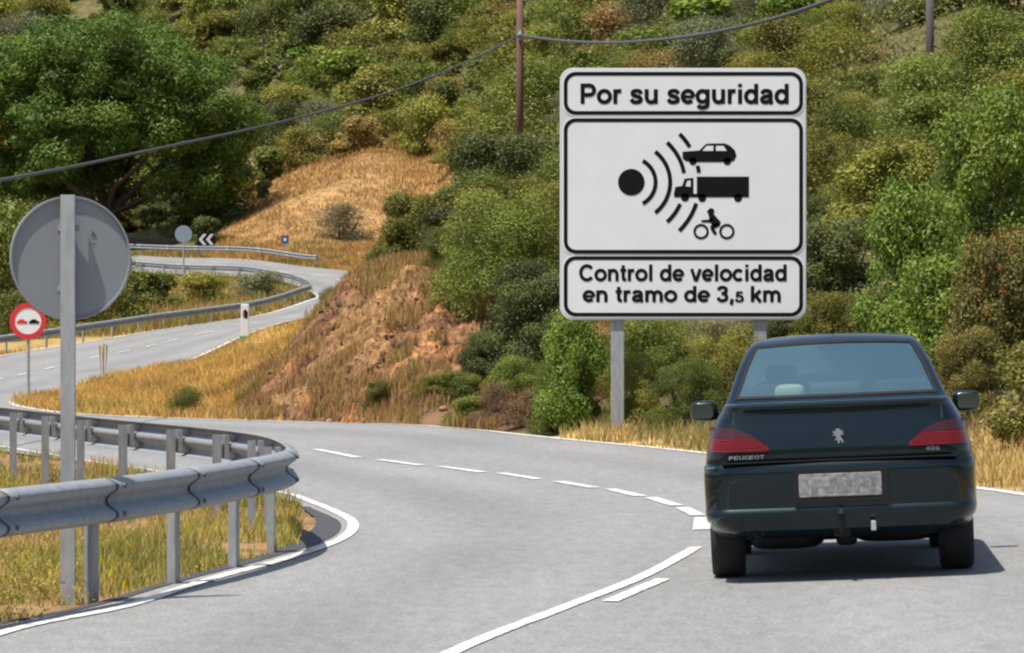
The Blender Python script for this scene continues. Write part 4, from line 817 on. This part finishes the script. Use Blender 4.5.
tag(cb.build("cable", M_cable, smooth=True), "thick dark overhead cable sagging from the pole to the left edge", "cable")
tag(cb2.build("cable", M_cable, smooth=True), "thick dark overhead cable rising from the pole to the upper right", "cable")

# ------------------------------------------------------------------ car
M_car = mat("dark_green_paint", (.0035, .0115, .0150), .34, .6, coat=.7, spec=.2, c2=(.0045, .0135, .0170), scale=3)
M_trim = mat("black_trim", (.012, .012, .013), .6, spec=.2)
M_tyre = mat("tyre_rubber", (.014, .014, .015), .85, c2=(.022, .021, .02), scale=20)
M_rim = mat("wheel_silver", (.35, .36, .37), .35, .7)
M_chrome = mat("bright_metal", (.72, .73, .74), .25, .9)
M_inner = mat("cabin_fabric", (.03, .034, .038), .85)
M_lred = mat("lamp_red", (.20, .003, .006), .3, coat=.25, spec=.3, c2=(.10, .002, .004), scale=30, stretch=(1, 1, 6))
M_lsmoke = mat("lamp_smoke", (.035, .008, .010), .3, coat=.3, spec=.3)
M_plate = mat("worn_plate", (.30, .30, .29), .6, c2=(.12, .12, .12), scale=16, amt=.35, detail=2, stretch=(1, 1, 2.2))
M_smudge = mat("plate_smudge", (.25, .25, .245), .6, c2=(.11, .11, .11), scale=30, amt=.4)
def glass_mat(name, tint, ior=1.5, extra=.40):
    m = bpy.data.materials.new(name); m.use_nodes = True; t = m.node_tree; N = t.nodes; L = t.links; N.remove(N["Principled BSDF"])
    tr = N.new("ShaderNodeBsdfTransparent"); tr.inputs[0].default_value = (*tint, 1); gl = N.new("ShaderNodeBsdfGlossy"); gl.inputs["Roughness"].default_value = .06; gl.inputs[0].default_value = (.74, 1.0, .84, 1)
    fr = N.new("ShaderNodeFresnel"); fr.inputs[0].default_value = ior; ad = N.new("ShaderNodeMath"); ad.operation = 'ADD'; ad.inputs[1].default_value = extra; ad.use_clamp = True; L.new(fr.outputs[0], ad.inputs[0])
    mx = N.new("ShaderNodeMixShader"); L.new(ad.outputs[0], mx.inputs[0]); L.new(tr.outputs[0], mx.inputs[1]); L.new(gl.outputs[0], mx.inputs[2]); L.new(mx.outputs[0], N["Material Output"].inputs[0]); return m
M_glass = glass_mat("tinted_glass", (.93, .99, .97), 1.45, .0); M_rear_glass = glass_mat("rear_glass", (.92, 1.0, .97), 1.5, .52)
CX, CY = (841.5 - U0) / F * 25.6, 25.38
car = empty("car", (CX, CY, .0), (0, math.radians(-2.4), math.radians(-4.3))); car.location.z = Z1(CX, CY + .9) + .004
tag(car, "dark green saloon car driving away round the bend", "car")
NR, NCc, NS, NF = 10, 7, 40, 10
def outline(wd, yr, yf, rx, ry, bow):
    pts = []
    for i in range(NR): x = (wd - rx) * i / NR; pts.append((x, yr + bow * (x / wd) ** 2))
    yb = yr + bow * ((wd - rx) / wd) ** 2
    for i in range(NCc + 1):
        a = math.pi / 2 * i / NCc; pts.append((wd - rx + rx * math.sin(a), yb + ry * (1 - math.cos(a))))
    yfb = yf - .12; rf = min(.3, ry * 1.2, max(.02, (yfb - yb - ry) * .8))
    for i in range(1, NS): t_ = i / NS; pts.append((wd, yb + ry + (yfb - rf - yb - ry) * t_))
    for i in range(NCc + 1):
        a = math.pi / 2 * i / NCc; pts.append((wd - rx + rx * math.cos(a), yfb - rf + rf * math.sin(a)))
    for i in range(1, NF): x = (wd - rx) * (1 - i / NF); pts.append((x, yf - .12 * (x / (wd - rx)) ** 2))
    pts.append((0, yf)); return pts
def slices(levels, rx, ry, bow):
    rings = []
    for l in levels:
        z, wd, yr, yf = l[:4]; h = outline(wd, yr, yf, rx, ry, bow); full = h + [(-x, y) for x, y in h[-2:0:-1]]; rings.append([(x, y, z) for x, y in full])
    return rings
def loft(rings, cap=(True, True)):
    mb = MB(); k = len(rings[0]); mb.v = [p for r in rings for p in r]
    mb.f = [(i * k + j, i * k + (j + 1) % k, (i + 1) * k + (j + 1) % k, (i + 1) * k + j) for i in range(len(rings) - 1) for j in range(k)]
    if cap[0]: mb.f.append(tuple(range(k))[::-1])
    if cap[1]: mb.f.append(tuple((len(rings) - 1) * k + j for j in range(k)))
    return mb
BL = [(.27, .70, .40, 3.9), (.30, .80, .24, 4.05), (.36, .845, .14, 4.12), (.5, .858, .12, 4.15), (.65, .862, .11, 4.14), (.74, .860, .09, 4.08), (.79, .855, .078, 4.0), (.80, .853, .076, 3.98), (.86, .845, .08, 3.9), (.93, .825, .092, 3.55), (1.0, .80, .11, 3.2), (1.06, .772, .128, 3.05), (1.10, .748, .128, 3.0), (1.118, .738, .112, 2.98), (1.132, .730, .108, 2.97), (1.144, .722, .122, 2.96), (1.150, .70, .16, 2.95)]
BLa = np.array(BL)
def rear_y(x, z):
    wd = np.interp(z, BLa[:, 0], BLa[:, 1]); yr = np.interp(z, BLa[:, 0], BLa[:, 2]); rx, ry, bow = .17, .24, .05; ax = abs(x)
    if ax <= wd - rx: return yr + bow * (ax / wd) ** 2
    yb = yr + bow * ((wd - rx) / wd) ** 2; s_ = min(.995, (ax - wd + rx) / rx); return yb + ry * (1 - math.sqrt(1 - s_ * s_))
def boolean_arches(o, r=.36):
    mb = MB()
    for y in (.9, 3.35):
        for s_ in (-1, 1): mb.lathe([(r, s_ * .60), (r, s_ * 1.1)], 32, (0, y, .31), 'x')
    c = mb.build("cut", None)
    md = o.modifiers.new("b", 'BOOLEAN'); md.object = c; md.operation = 'DIFFERENCE'; md.solver = 'EXACT'
    bpy.context.view_layer.update(); dg = bpy.context.evaluated_depsgraph_get(); me = bpy.data.meshes.new_from_object(o.evaluated_get(dg)); old = o.data
    o.modifiers.clear(); o.data = me; me.name = o.name; bpy.data.objects.remove(c); bpy.data.meshes.remove(old)
    me.polygons.foreach_set("use_smooth", [True] * len(me.polygons)); me.set_sharp_from_angle(angle=math.radians(32))
bo = loft(slices(BL, .17, .24, .05)).build("body", M_car, None, angle=32); boolean_arches(bo); bo.parent = car
BU = [(.30, .66, .16, .52), (.315, .74, .09, .52), (.34, .80, .05, .52), (.40, .858, .03, .52), (.425, .864, .012, .52), (.445, .868, .006, .52), (.465, .868, .012, .52), (.48, .866, .022, .52), (.60, .869, .012, .52), (.70, .869, .004, .52), (.745, .866, .008, .52), (.765, .86, .022, .52), (.772, .85, .055, .52)]
bu = loft(slices(BU, .17, .22, .05)).build("rear_bumper", M_car, car, angle=35)
# trunk shut lines, bumper seam
mb = MB()
for s_ in (-1, 1):
    V = [(s_ * .60, rear_y(s_ * .60, z) - .004, z) for z in (.80, .85)]
mb.box((0, .045, .7765), (1.5, .06, .006)); mb.build("bumper_seam", M_trim, car)
# boot lid spoiler underside groove
# greenhouse: shell and panes from one grid
GL = [(1.135, .722, .47, 3.12), (1.17, .706, .545, 3.02), (1.185, .700, .57, 2.98), (1.25, .676, .69, 2.84), (1.36, .636, .875, 2.62), (1.468, .592, 1.07, 2.4), (1.512, .570, 1.155, 2.3), (1.53, .560, 1.19, 2.26), (1.552, .540, 1.26, 2.18), (1.566, .50, 1.36, 2.06), (1.574, .42, 1.5, 1.95)]
bend = lambda x, z: z - .030 * (x / .56) ** 2 * float(sst(1.38, 1.57, z))
rg = [[(x, y, bend(x, z)) for x, y, z in r_] for r_ in slices(GL, .055, .07, .07)]; k = len(rg[0]); half = NR + NCc + 1 + NS - 1 + NCc + 1 + NF - 1 + 1
V = [p for r in rg for p in r]; FS = []; FR = []; FF = []; FSd = []
i_side0 = NR + NCc; i_side1 = i_side0 + NS
for i in range(len(rg) - 1):
    zlo = GL[i][0]; zhi = GL[i + 1][0]
    for j in range(k):
        f = (i * k + j, i * k + (j + 1) % k, (i + 1) * k + (j + 1) % k, (i + 1) * k + j); jj = j if j < half - 1 else k - 1 - j
        if jj < NR and zlo >= 1.169 and zhi <= 1.531: FR.append(f)
        elif jj >= i_side1 + NCc and zlo >= 1.169 and zhi <= 1.531: FF.append(f)
        elif i_side0 + 3 < jj < i_side1 - 2 and zlo >= 1.169 and zhi <= 1.513 and not (0 <= jj - (i_side0 + 17) < 2): FSd.append(f)
        else: FS.append(f)
FS.append(tuple((len(rg) - 1) * k + j for j in range(k)))
mesh_obj("roof_and_pillars", V, FS, M_car, car, angle=40)
def pane(nm, fs, gm=None):
    used = sorted({i for f in fs for i in f}); mp = {a: b for b, a in enumerate(used)}; return mesh_obj(nm, [V[i] for i in used], [tuple(mp[i] for i in f) for f in fs], gm or M_glass, car, smooth=True)
pane("rear_window", FR, M_rear_glass); pane("windscreen", FF)
pane("side_window", [f for f in FSd if V[f[0]][0] > 0]); pane("side_window", [f for f in FSd if V[f[0]][0] < 0])
# black window surround (rear)
mb = MB(); lv = [g for g in GL if 1.169 <= g[0] <= 1.531]
def ry_(g, x): return g[2] + .07 * (x / g[1]) ** 2
for s_ in (-1, 1):
    VV = []
    for g in lv: e = g[1] - .055; VV += [(s_ * (e - .010), ry_(g, e - .010) - .006, bend(e, g[0]) + .003), (s_ * (e + .006), ry_(g, e) - .006, bend(e, g[0]) + .003)]
    mb.add(VV, [(2 * i, 2 * i + 1, 2 * i + 3, 2 * i + 2) for i in range(len(lv) - 1)])
for ga, gb in ((lv[0], lv[1]), (lv[-2], lv[-1])):
    VV = []
    for i in range(21): t_ = -1 + i / 10; xa = t_ * (ga[1] - .055); xb = t_ * (gb[1] - .055); VV += [(xa, ry_(ga, xa) - .005, bend(xa, ga[0]) + .003), (xb, ry_(gb, xb) - .005, bend(xb, gb[0]) + .003)]
    mb.add(VV, [(2 * i, 2 * i + 2, 2 * i + 3, 2 * i + 1) for i in range(20)])
mb.build("window_seal", M_trim, car)
# boot lid shut line and upper lip shadow groove
mb = MB()
for s_ in (-1, 1):
    VV = []
    for z in np.linspace(1.008, 1.10, 8):
        x = s_ * np.interp(z, [1.0, 1.10], [.665, .66]); VV += [(x - .004, rear_y(x, z) - .003, z), (x + .004, rear_y(x, z) - .003, z)]
    mb.add(VV, [(2 * i, 2 * i + 1, 2 * i + 3, 2 * i + 2) for i in range(7)])
    mb.build("boot_shut_line", M_trim, car); mb = MB()
# cabin
mb = MB(); mb.box((0, 1.85, 1.157), (1.22, 2.0, .008)); mb.box((0, .76, 1.158), (1.22, .24, .008)); mb.build("parcel_shelf", M_inner, car)
def pad(mb, c, d, k=8):
    V = []; n_ = 8
    for i in range(n_ + 1):
        for j in range(14):
            a = math.pi * i / n_ - math.pi / 2; b = 2 * math.pi * j / 14; sg = lambda v: math.copysign(abs(v) ** .55, v)
            V.append((c[0] + d[0] / 2 * sg(math.cos(a)) * sg(math.cos(b)), c[1] + d[1] / 2 * sg(math.cos(a)) * sg(math.sin(b)), c[2] + d[2] / 2 * sg(math.sin(a))))
    mb.add(V, [(i * 14 + j, i * 14 + (j + 1) % 14, (i + 1) * 14 + (j + 1) % 14, (i + 1) * 14 + j) for i in range(n_) for j in range(14)])
for x in (-.36, .36):
    mb = MB(); pad(mb, (x, 1.72, 1.18), (.40, .12, .18)); pad(mb, (x, 1.76, 1.315), (.22, .08, .12)); mb.build("front_seat", M_inner, car, smooth=True)
    mb = MB(); pad(mb, (x * 1.1, .98, 1.20), (.30, .09, .12)); mb.build("headrest", M_inner, car, smooth=True)
mb = MB(); pad(mb, (0, 2.55, 1.18), (1.1, .3, .1)); mb.build("dashboard", M_inner, car, smooth=True)
mb = MB(); pad(mb, (0, 2.28, 1.48), (.2, .03, .06)); mb.build("rear_view_mirror", M_trim, car, smooth=True)
# tail lamps
for s_ in (-1, 1):
    def lamp(zl, zh, m, nm, off):
        xs_ = np.linspace(.445, .822, 18); V = []; nz = 5
        for dy in (0, .035):
            for x in xs_:
                a, b = zl(x), zh(x)
                for q_ in range(nz): z = a + (b - a) * q_ / (nz - 1); V.append((s_ * x, rear_y(x, z) - off + dy, z))
        kk = 18 * nz; Fc = []
        for i in range(17):
            for j in range(nz - 1):
                a = i * nz + j; Fc += [(a, a + nz, a + nz + 1, a + 1), (kk + a, kk + a + 1, kk + a + nz + 1, kk + a + nz)]
            Fc += [(i * nz, kk + i * nz, kk + (i + 1) * nz, (i + 1) * nz), (i * nz + nz - 1, (i + 1) * nz + nz - 1, kk + (i + 1) * nz + nz - 1, kk + i * nz + nz - 1)]
        Fc += [(j, j + 1, kk + j + 1, kk + j) for j in range(nz - 1)] + [(17 * nz + j, kk + 17 * nz + j, kk + 17 * nz + j + 1, 17 * nz + j + 1) for j in range(nz - 1)]
        mb = MB(); mb.add(V, Fc); return mb.build(nm, m, lo, angle=40)
    lo = empty("tail_lamp"); lo.parent = car
    bot = lambda x: .845 + .01 * (x - .445); top = lambda x: float(np.interp(x, [.445, .50, .56, .65, .74, .80, .83], [.868, .915, .955, .992, 1.006, 1.006, 1.002])); mid = lambda x: min(top(x) - .004, .928 + .012 * (x - .445))
    lamp(bot, mid, M_lred, "red_lens", .014); lamp(lambda x: mid(x) + .002, top, M_lsmoke, "smoked_lens", .0125)
    for zz in (.868, .884, .900, .916):
        mb = MB(); xs_ = np.linspace(.47, .80, 16); VV = []
        for x in xs_: VV += [(s_ * x, rear_y(x, zz) - .0165, zz - .0018), (s_ * x, rear_y(x, zz) - .0165, zz + .0018)]
        mb.add(VV, [(2 * i, 2 * i + 1, 2 * i + 3, 2 * i + 2) for i in range(15)]); mb.build("lens_rib", M_lsmoke, lo)
# number plate: unreadable smudged
mb = MB(); mb.prism(rrect(-.262, .545, .262, .692, .012), -.012, .004); bevel(mb.build("number_plate", M_plate, car), .003)
for n_, wd_ in enumerate((.03, .05, 0, .04, .05, .045, .05, 0, .04)):   # weathered, unreadable remains of the characters
    if wd_: xx = -.215 + n_ * .053; mb = MB(); mb.prism([(xx - wd_ / 2, .575), (xx + wd_ * .3, .57), (xx + wd_ / 2, .615), (xx + wd_ * .35, .66), (xx - wd_ * .4, .668), (xx - wd_ * .3, .62)], -.0135, -.0125); mb.build("smudge", M_smudge, car)
mb = MB(); mb.box((0, .002, .62), (.60, .02, .20)); mb.build("plate_recess", M_trim, car)
# lettering
def car_text(s, x0, x1, zb, zh, nm):
    st = (x1 - x0) / len(s)
    for n_, c in enumerate(s):
        Vt, Ft = text_mesh(c, .012); mn, mx = Vt.min(0), Vt.max(0); VV = []
        for q_ in Vt:
            x = x0 + st * (n_ + (q_[0] - mn[0]) / (mx[0] - mn[0]) * .84); z = zb + (q_[1] - mn[1]) / (mx[1] - mn[1]) * zh; VV.append((x, rear_y(x, z) - .005, z))
        mesh_obj(nm, VV, Ft, M_badge, car)
M_badge = mat("badge_metal", (.30, .31, .32), .4, .6)
car_text("PEUGEOT", -.70, -.47, .795, .026, "letter"); car_text("406", .55, .645, .812, .026, "letter")
lion = [(-.006, -.05), (.012, -.05), (.010, -.03), (.022, -.036), (.030, -.05), (.040, -.045), (.030, -.022), (.018, -.005), (.022, .012), (.038, .006), (.042, .016), (.028, .026), (.040, .034), (.034, .042), (.020, .034), (.014, .048), (-.004, .054), (-.020, .044), (-.024, .030), (-.040, .036), (-.044, .028), (-.026, .018), (-.040, .008), (-.036, .0), (-.020, .006), (-.014, -.01), (-.028, -.028), (-.022, -.034), (-.008, -.02)]
mb = MB(); mb.prism([(x * .85, .925 + z * .9) for x, z in lion], rear_y(0, .925) - .012, rear_y(0, .925) - .002); mb.build("lion_emblem", M_badge, car)
# bumper side marks
mb = MB(); mb.box((-.80, .085, .752), (.10, .02, .012), ((.8, .6, 0), (-.6, .8, 0), (0, 0, 1))); mb.build("bumper_scratch", M_rim, car)
# wheels
for y in (.9, 3.35):
    for s_ in (-1, 1):
        wl = empty("wheel", (s_ * .745, y, .31)); wl.parent = car; mb = MB()
        mb.lathe([(.20, -.10), (.285, -.108), (.303, -.09), (.31, -.06), (.311, 0), (.31, .06), (.303, .09), (.285, .108), (.20, .10)], 36, (0, 0, 0), 'x'); mb.build("tyre", M_tyre, wl, angle=50)
        mb = MB(); mb.lathe([(.198, -.098), (.19, -.08), (.06, -.06), (.06, .06), (.19, .08), (.198, .098)], 24, (0, 0, 0), 'x'); mb.build("rim", M_rim, wl, angle=40)
# underside: exhaust, towbar, fuel tank
mb = MB(); mb.lathe([(.034, -.02), (.034, .25), (.026, .25), (.026, -.02)], 16, (-.53, .10, .325), 'y'); mb.build("exhaust_pipe", M_trim, car, smooth=False)
mb = MB(); pad(mb, (-.36, .75, .27), (.5, .5, .17)); pad(mb, (.35, .9, .27), (.55, .6, .13)); mb.box((0, .9, .27), (1.25, .10, .09)); pad(mb, (.03, .55, .255), (.14, .3, .10)); mb.build("exhaust_silencer", M_trim, car, smooth=True)
mb = MB(); mb.tube([(.0, .3, .30), (.0, .02, .30), (.0, -.06, .33), (.0, -.08, .42)], .018, 8); mb.box((0, .08, .35), (.10, .06, .12)); mb.lathe([(.005, -.028), (.02, -.02), (.028, 0), (.02, .02), (.005, .028)], 12, (0, -.08, .44)); mb.build("tow_bar", M_trim, car)
mb = MB(); mb.box((.20, .0, .352), (.035, .03, .065)); bevel(mb.build("tow_socket", M_chrome, car), .008)
# mirrors
for s_ in (-1, 1):
    mb = MB(); pad(mb, (s_ * .915, 2.72, 1.06), (.20, .13, .145)); mb.box((s_ * .82, 2.74, 1.02), (.14, .06, .05)); mo2 = mb.build("wing_mirror", M_car, car, angle=50)
    mb = MB(); mb.prism(rrect(s_ * .93 - .075, 1.01, s_ * .93 + .075, 1.11, .025), 2.648, 2.653); mb.build("mirror_glass", mat("mirror_glass", (.10, .13, .15), .05, .9), mo2)
mb = MB(); mb.tube([(.0, 1.9, 1.565), (.0, 1.6, 1.72)], [.004, .002], 5); mb.build("aerial", M_trim, car)
# pale rounded item on the parcel shelf
mb = MB(); pad(mb, (0, 0, 0.03), (.20, .17, .13)); shelf_obj = mb.build("shelf_item", mat("pale_item", (.62, .66, .60), .8), None, smooth=True); bpy.context.view_layer.update()
shelf_obj.matrix_world = car.matrix_world @ __import__('mathutils').Matrix.Translation((-.30, .82, 1.16)); tag(shelf_obj, "pale rounded hat lying behind the rear window of the car, left side", "item")
